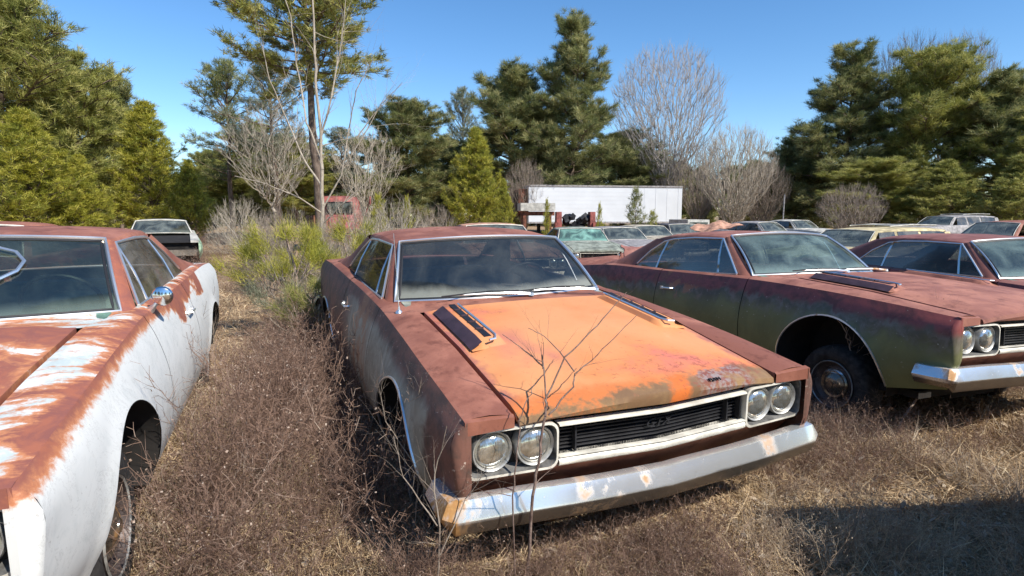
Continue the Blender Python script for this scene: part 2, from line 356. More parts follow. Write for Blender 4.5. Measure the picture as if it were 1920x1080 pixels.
def side_y(x,z):
    t=np.clip((z-ZR(x))/(ZS(x)-ZR(x)),0,1)
    tk=np.array([0,.22,.55,.86,1.]); K=np.stack([YR(x),YL(x),YM(x),YS(x)+.045,YS(x)],0)
    i=np.clip(np.searchsorted(tk,t,side='right')-1,0,3); h=tk[i+1]-tk[i]; u=(t-tk[i])/h
    sl=np.zeros_like(K); dk=np.diff(K,axis=0)/np.diff(tk)[:,None].reshape(4,*([1]*(K.ndim-1)))
    sl[0]=dk[0];sl[4]=dk[3]
    for j in (1,2,3): sl[j]=.5*(dk[j-1]+dk[j])
    g=lambda A,i: np.take_along_axis(A,i[None],0)[0]
    y=g(K,i)*(1+2*u)*(1-u)**2+h*g(sl,i)*u*(1-u)**2+g(K,i+1)*u*u*(3-2*u)+h*g(sl,i+1)*u*u*(u-1)
    for xc,zc,rx,rz in ARCH:
        dd=np.sqrt(((x-xc)/rx)**2+((z-zc)/rz)**2); y=y+.014*np.exp(-((dd-1)/.10)**2)
    return y
ARCH=[(1.455,.33,.425,.405),(-1.473,.33,.42,.36)]
def side_grid(mb,x0,x1,sgn,mi=0,rows=18,step=.03,inset=0.):
    n=max(2,int(abs(x1-x0)/step)+1); xs=np.linspace(x0,x1,n); ts=np.linspace(0,1,rows)
    X=np.repeat(xs[:,None],rows,1); Z=ZR(X)+(ZS(X)-ZR(X))*ts[None,:]
    dead=np.zeros_like(X,bool)
    for xc,zc,rx,rz in ARCH:
        a=(X-xc)/rx; b=(Z-zc)/rz; b=np.where(b<0,b*.35,b); r=np.sqrt(a*a+b*b); ins=(r<.999)&(X>x1 if x1<x0 else X>x0)
        ang=np.arctan2(np.where(b<0,b*.0,b),a); 
        aa=np.where(b<0,np.sign(a)*np.ones_like(a),a/np.maximum(r,1e-4)); bb=np.where(b<0,0,b/np.maximum(r,1e-4))
        Xn=xc+rx*aa; Zn=np.where(b<0,Z,zc+rz*bb)
        X=np.where(ins,Xn,X); Z=np.where(ins,Zn,Z); dead|=ins
    Y=side_y(X,Z)-inset
    P=np.stack([X,Y*sgn,Z],-1); F=[]
    for i in range(n-1):
        for j in range(rows-1):
            ids=[(i,j),(i,j+1),(i+1,j+1),(i+1,j)]
            if all(dead[a] for a in ids): continue
            q=tuple(a*rows+b for a,b in ids); F.append(q if sgn>0 else q[::-1])
    mb.add(P.reshape(-1,3),F,mi)
def YIN(x):
    return np.interp(x,[-1.7,.44,.554,.98,2.28],[.80,.795,.752,.698,.680])
def ZIN(x):
    return np.interp(x,[-2.7,-1.5,-.8,.45,.554,.98,1.6,2.28],[.93,1.0,.985,.967,.961,.966,.905,.803])
def XF(y): return 2.335-.075*np.abs(y)
def lerp(a,b,t): return a+(b-a)*t
A=np.array
def arc(a,b,n,bow=(0,0,0)):
    t=np.linspace(0,1,n)[:,None]; return A(a)*(1-t)+A(b)*t+A(bow)*(4*t*(1-t))
PARTS=[]   # (name, mesh, [material keys], parent name, roof kind)
def part(name,mb,keys,par=None,kind=None,angle=35,smooth=True,tagk=None):
    PARTS.append(dict(name=name,me=mb.mesh(name,smooth,angle),keys=keys if isinstance(keys,list) else [keys],par=par,kind=kind,tag=tagk or name))
def build_car_parts():
    # ---- main shell: fenders, quarters, cowl, deck, fascia, wheel wells, floor
    b=MB(); DX0,DX1=.62,-.58
    for s in (1,-1):
        side_grid(b,2.28,DX0,s); side_grid(b,DX1,-2.72,s)
        # fender top strip and belt strip
        for x0,x1 in ((2.285,DX0),(DX1,-1.64)):
            n=int((x0-x1)/.05)+2; xs=np.linspace(x0,x1,n); P=[]
            for x in xs:
                y0,z0,y1,z1=float(YS(x)),float(ZS(x)),float(YIN(x)),float(ZIN(x)); row=[]
                for t in np.linspace(0,1,5): row.append((x,s*lerp(y0,y1,t),lerp(z0,z1,t)+.012*math.sin(PI*t)))
                row.append((x,s*(y1-.002),z1-.05)); P.append(row)
            b.grid(P,1,flip=(s<0))
        # nose cap that turns the side into the front face
        zz=np.linspace(.37,.812,12); P=[]
        for t in np.linspace(0,1,6):
            a=t*PI/2; P.append([(2.28+.03*math.sin(a)-.16*max(0,(.54-z)/.17)**1.2*math.sin(a),s*lerp(float(side_y(A([2.28]),A([z]))[0]),.876,1-math.cos(a)),z) for z in zz])
        b.grid(P,0,flip=(s>0))
        P=[[(2.308-.002*k,s*y,z) for z in np.linspace(.758,lerp(.812,.80,(0.885-y)/.2),4)] for k,y in enumerate(np.linspace(.885,.68,8))]
        b.grid(P,1,flip=(s>0))
        b.grid([[(2.308-.002*k,s*y,lerp(.812,.80,(0.885-y)/.2)),(2.28,s*y,lerp(.812,.803,(0.885-y)/.2)+.006)] for k,y in enumerate(np.linspace(.885,.68,8))],1,flip=(s>0))
        b.grid([[(2.31-.16*max(0,(.54-z)/.17)**1.2,s*(y),z) for z in (.40,.46,.52,.565,.76)] for y in (.883,.862)],0,flip=(s>0))
        # wheel wells
        for xc,zc,rx,rz in ARCH:
            P=[]
            for yy in (.945,.58):
                P.append([(xc+rx*math.cos(a)*1.0,s*(yy if yy<.9 else float(side_y(A([xc+rx*math.cos(a)]),A([zc+rz*math.sin(a)]))[0])-.004),zc+rz*math.sin(a)+(.0 if yy>.9 else .02)) for a in np.linspace(-.25,PI+.25,26)])
            b.grid(P,2,flip=(s>0))
            b.box((xc,s*.575,.52),(rx*2,.01,.56),2)
        b.grid([[(x,s*(float(YR(x))),float(ZR(x))),(x,s*.55,.27)] for x in np.linspace(-2.7,-1.9,6)],2)
    # hood channel floor, cowl, deck
    b.grid([[(x,y,float(ZIN(x))-.048) for y in np.linspace(-.70,.70,5)] for x in np.linspace(.98,2.26,8)],2,flip=True)
    P=[]
    for t in np.linspace(0,1,5):
        row=[]
        for q in np.linspace(-1,1,17):
            xa=.554+.215*(1-q*q); xb=.965+.03*(1-q*q); x=lerp(xa,xb,t); y=q*lerp(.752,.699,t)
            row.append((x,y,lerp(.961,.964,t)+.022*(1-q*q)-.01*math.sin(PI*t)))
        P.append(row)
    b.grid(P,1,flip=True)
    P=[]
    for x in np.linspace(-1.64,-2.72,16):
        P.append([(x,q*float(YS(x)),float(ZS(x))+.018*(1-q*q)) for q in np.linspace(-1,1,17)])
    b.grid(P,1)
    b.grid([[(-2.72-.03*math.sin(PI*t),q*lerp(float(YS(-2.72)),.83,t),lerp(float(ZS(-2.72))+.018*(1-q*q),.42,t)) for q in np.linspace(-1,1,9)] for t in np.linspace(0,1,7)],0)
    # lower front valance and dark core
    b.grid([[(XF(y)-lerp(.02,.16,t),y,lerp(.572,.40,t)) for y in np.linspace(-.885,.885,21)] for t in np.linspace(0,1,4)],3,flip=True)
    b.box((1.9,0,.50),(.5,1.1,.36),2); b.box((-.1,0,.26),(4.2,1.5,.05),2); b.box((-2.1,0,.5),(.9,1.1,.4),2); b.box((2.12,0,.66),(.06,1.74,.24),2)
    b.box((.74,0,.62),(.04,1.5,.6),2); b.box((-1.6,0,.62),(.04,1.4,.55),2)
    b.box((1.1,0,.22),(1.6,.5,.12),2)
    part('body',b,['side','top','dark','valance'],angle=40)
    # doors
    for s in (1,-1):
        d=MB(); side_grid(d,DX0-.008,DX1+.008,s,0); 
        xs=np.linspace(DX0-.008,DX1+.008,26); P=[]
        for x in xs:
            y0,z0,y1,z1=float(YS(x)),float(ZS(x)),float(YIN(x)),float(ZIN(x))
            P.append([(x,s*lerp(y0,y1,t),lerp(z0,z1,t)+.008*math.sin(PI*t)) for t in np.linspace(0,1,4)])
        d.grid(P,1,flip=(s<0)); 
        d.grid([[(x,s*.78,.96),(x,s*.80,.3)] for x in (DX0,0,DX1)],2)
        part('door',d,['side','top','dark'],tagk='door')
        h=MB(); y0=float(side_y(A([-.38]),A([.80]))[0]); h.tube([(-.30,s*(y0-.005),.80),(-.31,s*(y0+.03),.80),(-.45,s*(y0+.03),.80),(-.46,s*(y0-.005),.80)],.009,6); h.box((-.47,s*(y0+.012),.80),(.03,.02,.03))
        part('door_handle',h,'trim',par='door%d'%s)
    # hood
    h=MB(); P=[]
    qs=np.linspace(-1,1,33)
    for t in np.linspace(0,1,30):
        row=[]
        for q in qs:
            xr=.978+.03*(1-q*q); xf=float(XF(q*.68))+.012; x=lerp(xr,xf,t); sy=lerp(.676,.660,t); y=q*sy
            z=float(ZIN(x))+.004+lerp(.022,.040,t)*(1-q*q)
            z+=.012*max(0,min(1,(.62-abs(y))/.06))*min(1,(1-t)*6)
            if t>.93: z-=.02*((t-.93)/.07)**2
            row.append((x,y,z))
        P.append(row)
    last=P[-1]
    P.append([(x+.006,y,z-.022) for x,y,z in last]); P.append([(x-.002,y,min(z-.03,.772)) for x,y,z in last]); P.append([(x-.03,y,.773) for x,y,z in last])
    h.grid(P,0,flip=True)
    for e in (0,-1): h.grid([[P[i][e],(P[i][e][0],P[i][e][1],P[i][e][2]-.03)] for i in range(30)],0,flip=(e==-1))
    h.grid([P[0],[(x,y,z-.03) for x,y,z in P[0]]],0)
    part('hood',h,'hood',angle=30)
    for s in (1,-1):
        v=MB(); n=12; x0,x1=1.06,1.64
        def hz(x,y): 
            t=(x-.98)/1.33; return float(ZIN(x))+.004+lerp(.022,.040,t)*(1-(y/.68)**2)+.012
        ro=[(x0,.485),(x1-.02,.485),(x1+.09,.53),(x1+.03,.60),(x0,.60)]
        P=[]
        for x in np.linspace(x0-.03,x1+.06,14):
            e=0 if (x<x0-.01 or x>x1+.04) else 1
            hh=.034*e
            P.append([(x,s*y,hz(x,y)-.004+q*hh) for y,q in ((.455,0),(.475,.85),(.492,1),(.575,1),(.588,.9),(.635,0))])
        v.grid(P,0,flip=(s<0))
        for k in range(len(P)-1):
            pass
        v.grid([[ (x,s*.583,hz(x,.583)+.031),(x,s*.640,hz(x,.64)-.002)] for x in np.linspace(x0-.01,x1+.05,8)],1,flip=(s<0))
        v.box(((x0+x1)/2,s*.534,hz(1.38,.53)+.0335),(.58,.036,.006),2,rot=(0,math.atan2(hz(1.1,.53)-hz(1.7,.53),.6),0))
        for k in range(1,5): v.box((x0+k*(x1-x0)/5,s*.534,hz(x0+k*(x1-x0)/5,.53)+.036),(.010,.040,.008),1)
        v.tube([(x,s*.495,hz(x,.495)+.034) for x in np.linspace(x0,x1,5)]+[(x1+.05,s*.515,hz(x1,.52)+.03),(x1+.06,s*.55,hz(x1,.55)+.03)],.006,6,3)
        part('hood_vent',v,['vent','purple','black','trim'],tagk='hood_vent')
    # ---- bezels, lamps, grille and trims
    def rr(y0,y1,z0,z1,r,n=5):
        pts=[]
        for cy,cz,a0 in ((y1-r,z1-r,0),(y0+r,z1-r,PI/2),(y0+r,z0+r,PI),(y1-r,z0+r,1.5*PI)):
            for k in range(n): a=a0+PI/2*k/(n-1); pts.append((cy+r*math.cos(a),cz+r*math.sin(a)))
        return pts
    for s in (1,-1):
        z=MB(); o=rr(.492,.874,.562,.757,.04); i1=rr(.501,.864,.573,.748,.036); i2=rr(.512,.850,.585,.738,.03)
        Pg=[[(XF(y)-.03,s*y,q) for y,q in o],[(XF(y)+.006,s*y,q) for y,q in o],[(XF(y)+.008,s*y,q) for y,q in i1],[(XF(y)-.055,s*y,q) for y,q in i2]]
        Pg=[[p for p in row]+[row[0]] for row in Pg]
        z.grid(Pg[:3],0,flip=(s<0)); z.grid(Pg[2:],1,flip=(s<0))
        z.add([(XF(y)-.057,s*y,q) for y,q in i2],[tuple(range(len(i2)))[::(1 if s>0 else -1)]],2)
        part('headlight_bezel',z,['ivory','recess','black'],angle=50)
        for yc,xo in ((.762,2.262),(.585,2.276)):
            h=MB(); h.lathe([(.083,-.045),(.0845,.0),(.081,.010),(.076,.007),(.071,-.004)],(xo,s*yc,.664),'x',28)
            part('headlight',h,'bezel',tagk='headlight')
            l=MB(); l.lathe([(.072,-.006),(.068,.004),(.055,.014),(.035,.021),(.015,.0245),(.0,.025)],(xo,s*yc,.664),'x',28)
            part('lens',l,'lens',par='headlight%d'%(1 if s>0 else -1)+('o' if yc>.7 else 'i'))
    g=MB(); ys=np.linspace(-.50,.50,21)
    g.grid([[(XF(y)-.075,y,z) for y in ys] for z in (.768,.60)],0,flip=True)
    g.grid([[(XF(y)-d,y,.60) for y in ys] for d in (.075,.035)],0,flip=True); g.grid([[(XF(y)-d,y,.601) for y in ys] for d in (.035,.008)],2,flip=True)  # sunlit look painted into the ledge: pale front strip, black strip behind
    for z in np.linspace(.618,.728,8): 
        g.grid([[(XF(y)-.062+dx,y,z+dz) for y in ys] for dx,dz in ((-.01,.003),(.01,.003),(.01,-.003),(-.01,-.003))],1,flip=True)
    for s in (1,-1):
        for q in (.02,.10): g.box((XF(.4)-.05,s*(.50-q),.672),(.05,.006,.13),1,rot=(0,0,0))
    part('grille',g,['black','bar','ivory'],angle=50)
    def trim(name,zc,hh,dp,key,y0=.49):
        t=MB(); ys=np.linspace(-y0,y0,25)
        t.grid([[(XF(y)+dx,y,zc+dz) for y in ys] for dx,dz in ((-dp,hh),(.0,hh),(.010,hh*.3),(.010,-hh*.4),(.0,-hh),(-dp,-hh))],0,flip=True)
        part(name,t,key,angle=50)
    trim('grille_trim',.738,.0065,.04,'ivory'); trim('grille_trim',.583,.017,.06,'ivory'); trim('grille_trim',.606,.003,.012,'ivory')
    # bumper
    for front in (1,-1):
        b=MB(); pts=[]
        for y in np.linspace(-.93,.93,33): pts.append((2.388-.060*(abs(y)/.93)**.9-.012*max(0,(abs(y)-.6)/.33)**1.3,y,1 if abs(y)<.9 else 1))
        def nb(k,s):  # wrapped ends
            return [(2.325,s*.938),(2.30,s*.962),(2.22,s*.972),(2.10,s*.968)][k]
        path=[nb(k,-1) for k in (3,2,1)]+[(p[0],p[1]) for p in pts]+[nb(k,1) for k in (1,2,3)]
        prof=[(-.06,.008),(-.030,.012),(-.012,.008),(.016,-.052),(.019,-.062),(.002,-.112),(-.012,-.132),(-.06,-.136)]
        G=[]
        for dx,dz in prof:
            row=[]
            for k,(x,y) in enumerate(path):
                a=path[max(0,k-1)]; c=path[min(len(path)-1,k+1)]; t=Vector((c[0]-a[0],c[1]-a[1])).normalized(); nrm=(t.y,-t.x)
                zz=.495+.008*(abs(y)/.9)**2; wr=1 if abs(y)<.935 else .8
                p=(x+nrm[0]*dx,y+nrm[1]*dx,zz+dz*wr+.0025*math.sin(y*9+1))
                row.append(p if front>0 else (-p[0]-.42,p[1],p[2]+.0))
            G.append(row)
        b.grid(G,0,flip=(front>0)); part('bumper',b,'chrome',angle=28,tagk='bumper' if front>0 else 'rear_bumper')
    # wheels
    for x in (1.455,-1.473):
        for s in (1,-1):
            t=MB(); c=(x,s*.775,.335)
            pr=[(.20,-.075),(.215,-.095),(.26,-.106),(.305,-.100),(.328,-.082),(.334,-.06),(.336,0),(.334,.06),(.328,.082),(.305,.100),(.26,.106),(.215,.095),(.20,.075)]
            am=[0,0,0,.0,-.008,-.006,0,-.006,-.008,0,0,0,0]
            t.lathe(pr,c,'y',96,0,am); part('wheel',t,'rubber',tagk='wheel',angle=50)
            r=MB(); r.lathe([(.20,.07*s),(.205,.098*s),(.195,.10*s),(.185,.07*s),(.15,.045*s),(.13,.055*s),(.0,.05*s)],c,'y',32); r.lathe([(.196,.098*s),(.203,.106*s),(.207,.098*s)],c,'y',32,1); part('rim',r,['rim','bezel'],par='wheel%.0f%d'%(x*10,s))
            hc=MB(); hc.lathe([(.128,.056*s),(.130,.068*s),(.118,.078*s),(.10,.072*s),(.085,.085*s),(.05,.102*s),(.03,.106*s),(.028,.112*s),(.0,.113*s)],c,'y',32); part('hubcap',hc,'chrome',par='wheel%.0f%d'%(x*10,s))
    for s in (1,-1):
        for xc,zc,rx,rz in ARCH:
            t=MB(); t.tube([(xc+rx*math.cos(a),s*(float(side_y(A([xc+rx*math.cos(a)]),A([zc+rz*math.sin(a)]))[0])+.003),zc+rz*math.sin(a)) for a in np.linspace(-.05,PI+.05,30)],.007,5)
            part('arch_trim',t,'archtrim')
    # antenna, wipers, cowl slots, mirror
    t=MB(); t.lathe([(.022,0),(.018,.012),(.008,.02),(.004,.04)],(.88,-.80,.955),'z',12); t.tube([(.88,-.80,.97),(.86,-.80,1.1),(.82,-.805,1.42)],[.003,.0025,.0015],5)
    part('antenna',t,'trim')
    for s in (1,-1):
        t=MB(); 
        yb=.12 if s<0 else .62
        a=[(.80,yb-.02,.998),(.80,yb-.16,1.012),(.765,yb-.34,1.015),(.74,yb-.50,1.012)]
        t.tube(a,[.011,.010,.006,.004],6); t.tube([(.75,yb-.62,1.012),(.745,yb-.3,1.026),(.775,yb-.1,1.022)],.005,4,1); t.lathe([(.02,0),(.016,.02),(0,.022)],(.80,yb-.02,.988),'z',10)
        part('wiper',t,['trim','black'])
    t=MB(); t.tube([(.44,.86,.945),(.46,.885,.97),(.455,.90,.99)],[.022,.012,.010],8); t.lathe([(.0,.022),(.03,.02),(.046,.012),(.052,.0),(.050,-.012),(.0,-.014)],(.455,.925,1.02),'x',22,1)
    part('mirror',t,['trim','mirror'])
def greenhouse(kind):
    """roof, pillars, glass; kind coupe or wagon"""
    if kind=='coupe':
        rx=[.138,.0,-.35,-.7,-.95,-1.05]; rz=[1.312,1.325,1.345,1.338,1.312,1.295]; ry=[.624,.635,.642,.635,.61,.575]
        gt=[(.085,.648,1.287),(-.3,.668,1.298),(-.62,.662,1.287),(-.80,.652,1.262),(-.98,.70,1.16),(-1.13,.775,1.015)]
        Ctop=[(-.80,.648,1.268),(-.98,.70,1.165),(-1.14,.778,1.015),(-1.2,.795,1.0)]
        rwt=(-1.05,.575,1.295); rwb=(-1.72,.68,.992)
    else:
        rx=[.138,0,-.5,-1.2,-1.9,-2.25]; rz=[1.312,1.33,1.36,1.37,1.36,1.34]; ry=[.624,.64,.65,.65,.64,.62]
        gt=[(.085,.648,1.287),(-.4,.668,1.305),(-1.0,.67,1.315),(-1.6,.67,1.31),(-2.1,.66,1.30),(-2.3,.70,1.1)]
        Ctop=None; rwt=(-2.25,.6,1.34); rwb=(-2.6,.72,.98)
    rzf=lambda x: float(np.interp(x,rx[::-1],rz[::-1])); ryf=lambda x: float(np.interp(x,rx[::-1],ry[::-1]))
    r=MB(); P=[]
    for t in np.linspace(0,1,18):
        row=[]
        for q in np.linspace(-1,1,17):
            x=lerp(rx[0],rx[-1],t)+.085*(1-q*q)*(1-t)-(.10*(1-q*q)*t if kind=='coupe' else 0); xe=lerp(rx[0],rx[-1],t)
            row.append((x,q*ryf(xe),rzf(xe)+.032*(1-q**2)-.010*abs(q)**8))
        P.append(row)
    r.grid(P,0,flip=False)
    r.grid([[(p[0]-.004,p[1]*.99,p[2]-.025) for p in row] for row in P],2,flip=True)
    for s,e in ((-1,0),(1,-1)):
        Q=[]
        for i,row in enumerate(P):
            p=row[e]; 
            gx=A([g[0] for g in gt])[::-1]; gy=A([g[1] for g in gt])[::-1]; gzz=A([g[2] for g in gt])[::-1]
            xx=max(p[0],gt[3][0] if kind=='coupe' else gt[4][0])-.01
            Q.append([p,(p[0],s*(abs(p[1])+.018),p[2]-.012),(xx,s*(float(np.interp(xx,gx,gy))+.004),float(np.interp(xx,gx,gzz)))])
        r.grid(Q,0,flip=(s>0))
    # A pillars
    for s in (1,-1):
        a0,a1=A((.560,s*.755,.958)),A((.140,s*.626,1.314)); c0,c1=A((.445,s*.797,.964)),A((.075,s*.650,1.289))
        m0,m1=A((.515,s*.792,.965)),A((.118,s*.648,1.305))
        tt=np.linspace(0,1,8)[:,None]
        r.grid([a0*(1-tt)+a1*tt,m0*(1-tt)+m1*tt,c0*(1-tt)+c1*tt,(c0*(1-tt)+c1*tt)-A((0,s*.03,0)),(a0*(1-tt)+a1*tt)-A((.03,s*.03,0))],1,flip=(s<0))
        if kind=='coupe':
            n=9; tt=np.linspace(0,1,n)
            def poly(pts,t):
                pts=A(pts,dtype=float); d=np.r_[0,np.cumsum(np.linalg.norm(np.diff(pts,axis=0),axis=1))]; d/=d[-1]
                return A([np.interp(t,d,pts[:,k]) for k in range(3)]).T
            e1=poly([(-.80,.652,1.272),(-.98,.703,1.165),(-1.14,.782,1.015),(-1.16,.80,.99)],tt); e2=poly([(-1.05,.578,1.297),(-1.32,.63,1.18),(-1.58,.70,1.06),(-1.92,.79,.985)],tt)
            G=[]
            for q in np.linspace(0,1,6):
                m=e1*(1-q)+e2*q; m[:,1]+=.035*math.sin(PI*q)*(1-.4*tt); m[:,2]+=.012*math.sin(PI*q); G.append(m*A((1,s,1)))
            r.grid(G,0,flip=(s>0))
            # link pillar to rear window
            e3=poly([(-1.05,.56,1.292),(-1.72,.67,.988)],tt); r.grid([e2*A((1,s,1)),e3*A((1,s,1))],0,flip=(s>0))
            r.grid([[(x,s*.80,.985),(x,s*float(YS(x))*.99,float(ZS(x))+.002)] for x in np.linspace(-1.1,-1.92,8)],0,flip=(s<0))
        else:
            for xp in (-.45,-1.25,-2.25):
                w=.05 if xp>-2 else .12
                zt=float(np.interp(xp,[-2.3,-.4],[1.29,1.305]))
                r.grid([[(xp+w,s*.80,.97),(xp+w*.8,s*.667,zt)],[(xp-w,s*.80,.97),(xp-w*.8,s*.667,zt)]],0,flip=(s>0))
    part('roof',r,['roof','apillar','dark'],kind=kind,angle=40)
    # glass
    def ws(t,q): 
        b=A((.552+.215*(1-q*q),q*.752,.964+.020*(1-q*q))); c=A((.140+.085*(1-q*q),q*.620,1.312+.028*(1-q*q))); p=b*(1-t)+c*t; p[0]+=.03*math.sin(PI*t)*.6; p[2]+=.012*math.sin(PI*t); return p
    g=MB(); g.grid([[ws(t,q) for q in np.linspace(-1,1,25)] for t in np.linspace(0,1,10)],0,flip=True); part('windshield',g,'glass',kind=kind)
    f=MB(); lp=[ws(0,q) for q in np.linspace(-1,1,25)]+[ws(t,1) for t in np.linspace(.1,.9,8)]+[ws(1,q) for q in np.linspace(1,-1,25)]+[ws(t,-1) for t in np.linspace(.9,.1,8)]
    f.tube([p+A((.006,0,.004)) for p in lp],.011,6,closed=True,flat=(1,.8))
    lp2=[ws(.035,q*.965) for q in np.linspace(-1,1,25)]+[ws(t,.965) for t in np.linspace(.1,.9,8)]+[ws(.965,q*.965) for q in np.linspace(1,-1,25)]+[ws(t,-.965) for t in np.linspace(.9,.1,8)]
    f.tube([p+A((-.001,0,-.001)) for p in lp2],.008,5,mi=1,closed=True)
    part('windshield_frame',f,['trim','black'],par='windshield',kind=kind)
    g=MB(); g.grid([[A((lerp(rwb[0],rwt[0],t)-(.12*(1-q*q)),q*lerp(rwb[1],rwt[1],t),lerp(rwb[2],rwt[2],t)+.02*(1-q*q))) for q in np.linspace(-1,1,13)] for t in np.linspace(0,1,6)],0); part('rear_window',g,'sideglass',kind=kind)
    def top_at(x):
        gx=[g[0] for g in gt][::-1]; return A((x,np.interp(x,gx,[g[1] for g in gt][::-1]),np.interp(x,gx,[g[2] for g in gt][::-1])))
    for s in (1,-1):
        S3=A((1,s,1))
        def pane(xb0,xb1,xt0,xt1,nm,n=8):
            g=MB(); G=[]
            for t in np.linspace(0,1,n):
                bt=A((lerp(xb0,xb1,t),.798,.972)); tp=top_at(lerp(xt0,xt1,t)); G.append([(bt*(1-u)+tp*u+A((0,.012*math.sin(PI*u),0)))*S3 for u in np.linspace(0,1,5)])
            g.grid(G,0,flip=(s<0)); part(nm,g,'sideglass',kind=kind,tagk=nm)
            return G
        pane(.43,.19,.084,.08,'vent_window',3)
        if kind=='coupe':
            pane(.18,-.74,.07,-.72,'side_window'); pane(-.78,-1.13,-.76,-1.12,'quarter_window')
            bars=[(.18,.07,.009),(-.76,-.74,.014)]
        else:
            pane(.18,-.40,.07,-.40,'side_window'); pane(-.5,-1.2,-.5,-1.2,'side_window'); pane(-1.3,-2.15,-1.3,-2.12,'quarter_window'); bars=[(.18,.07,.009)]
        t=MB()
        for xb,xt,rr_ in bars:
            t.tube([A((xb,.802,.968))*S3,(A((xb,.802,.968))*.5+top_at(xt)*.5+A((0,.012,0)))*S3,top_at(xt)*S3],rr_,6,flat=(1,.6))
        rail=[A((.43,.802,.972))]+[A(q) for q in gt]; 
        t.tube([(p+A((0,.006,.003)))*S3 for p in rail],.009,6)
        t.tube([A((x,.812,.974))*S3 for x in (.43,0,-.6,-1.1)],.007,5)
        part('window_trim',t,'trim',kind=kind)
def build_interior():
    d=MB(); P=[]
    for x,z in ((.70,.955),(.60,.965),(.42,.965),(.33,.945),(.31,.90),(.33,.72)): P.append([(x+.10*(1-q*q)*(1 if x>.5 else .3),q*.72,z) for q in np.linspace(-1,1,13)])
    d.grid(P,0,flip=False); d.box((.33,.36,.90),(.05,.5,.09),1); d.box((.45,-.2,.972),(.05,.28,.006),1); d.box((.50,.30,.974),(.05,.22,.006),1)
    part('dashboard',d,['dash','black'])
    s=MB(); c=Vector((.06,.37,.955)); M3=Euler((0,rad(-62),0)).to_matrix()
    s.tube([c+M3@Vector((.19*math.cos(a),.19*math.sin(a),0)) for a in np.linspace(0,2*PI,33)[:-1]],.012,7,closed=True)
    for a in (rad(90),rad(-90),rad(180)): s.tube([c+M3@Vector((.19*math.cos(a),.19*math.sin(a),0)),c+M3@Vector((0,0,-.04))],.010,5)
    s.tube([c+M3@Vector((0,0,-.05)),c+Vector((.3,0,-.18))],.025,8); part('steering_wheel',s,'black')
    for sg in (1,-1):
        s=MB(); P=[]
        for z,x0,th,hw in ((.30,-.25,.16,.26),(.55,-.34,.17,.28),(.80,-.42,.15,.27),(.93,-.46,.11,.23),(.965,-.47,.03,.16)):
            P.append([(x0+th/2*math.cos(a),sg*.36+hw*math.copysign(abs(math.sin(a))**.55,math.sin(a)),z) for a in np.linspace(0,2*PI,21)[:-1]])
        P=[[r[j] for r in P] for j in range(20)]
        s.grid(P,0,closeu=True); s.box((-.05,sg*.36,.42),(.5,.54,.16),0); part('seat',s,'seat')
    s=MB(); s.box((-1.25,0,.70),(.18,1.2,.5),0); s.box((-1.0,0,.45),(.5,1.2,.14),0); part('rear_seat',s,'seat')
build_car_parts(); greenhouse('coupe'); greenhouse('wagon'); build_interior()
PARID=[]
def part_ids():
    """remember an id for every part so that sub-parts find their part"""
    cnt={}
    for p in PARTS:
        n=p['name']; c=cnt.get(n,0); cnt[n]=c+1; pid=None
        if n=='door': pid='door%d'%(1 if c==0 else -1)
        elif n=='wheel': pid='wheel%.0f%d'%((1.455,1.455,-1.473,-1.473)[c]*10,(1,-1,1,-1)[c])
        elif n=='headlight': pid='headlight'+('1o','1i','-1o','-1i')[c]
        elif n=='windshield': pid='windshield'
        p['id']=pid
part_ids()
def car(name,label,cat,loc,rot,mats,kind='coupe',skip=(),group=None,simple=False,drop=.06,wsc=1.):
    root=empty(name,loc,rot); tag(root,label,cat,group); made={}
    for p in PARTS:
        if p['kind'] and p['kind']!=kind: continue
        if p['tag'] in skip or p['name'] in skip: continue
        if simple and p['name'] in SIMPLE_SKIP: continue
        o=bpy.data.objects.new(p['name'],p['me']); COL.objects.link(o)
        if len(p['me'].materials)==0:
            for k in p['keys']: p['me'].materials.append(None)
        for i,k in enumerate(p['keys']):
            o.material_slots[i].link='OBJECT'; o.material_slots[i].material=MT[mats.get(k,k)] if isinstance(mats.get(k,k),str) else mats[k]
        par=made.get(p['par']) if p['par'] else None
        if p['par'] and par is None: 
            bpy.data.objects.remove(o); continue
        o.parent=par if par is not None else root
        if p['tag']=='wheel': o.location=((1.455 if p['id'].startswith('wheel15') else -1.473)*(1-wsc),0,.335*(1-wsc)-drop); o.scale=(wsc,1,wsc)
        if p['id']: made[p['id']]=o
    return root
SIMPLE_SKIP={'antenna','wiper','door_handle','hood_vent','seat','rear_seat','steering_wheel','mirror','arch_trim','hubcap','window_trim','vent_window'}
def mats(side,top,hood,roof,glass,**k):
    d=dict(side=side,top=top,hood=hood,roof=roof,glass=glass,sideglass='glass_s',apillar=top,valance=top,vent=hood,archtrim='trim',mirror='chrome',seat='seat_d'); d.update(k); return d
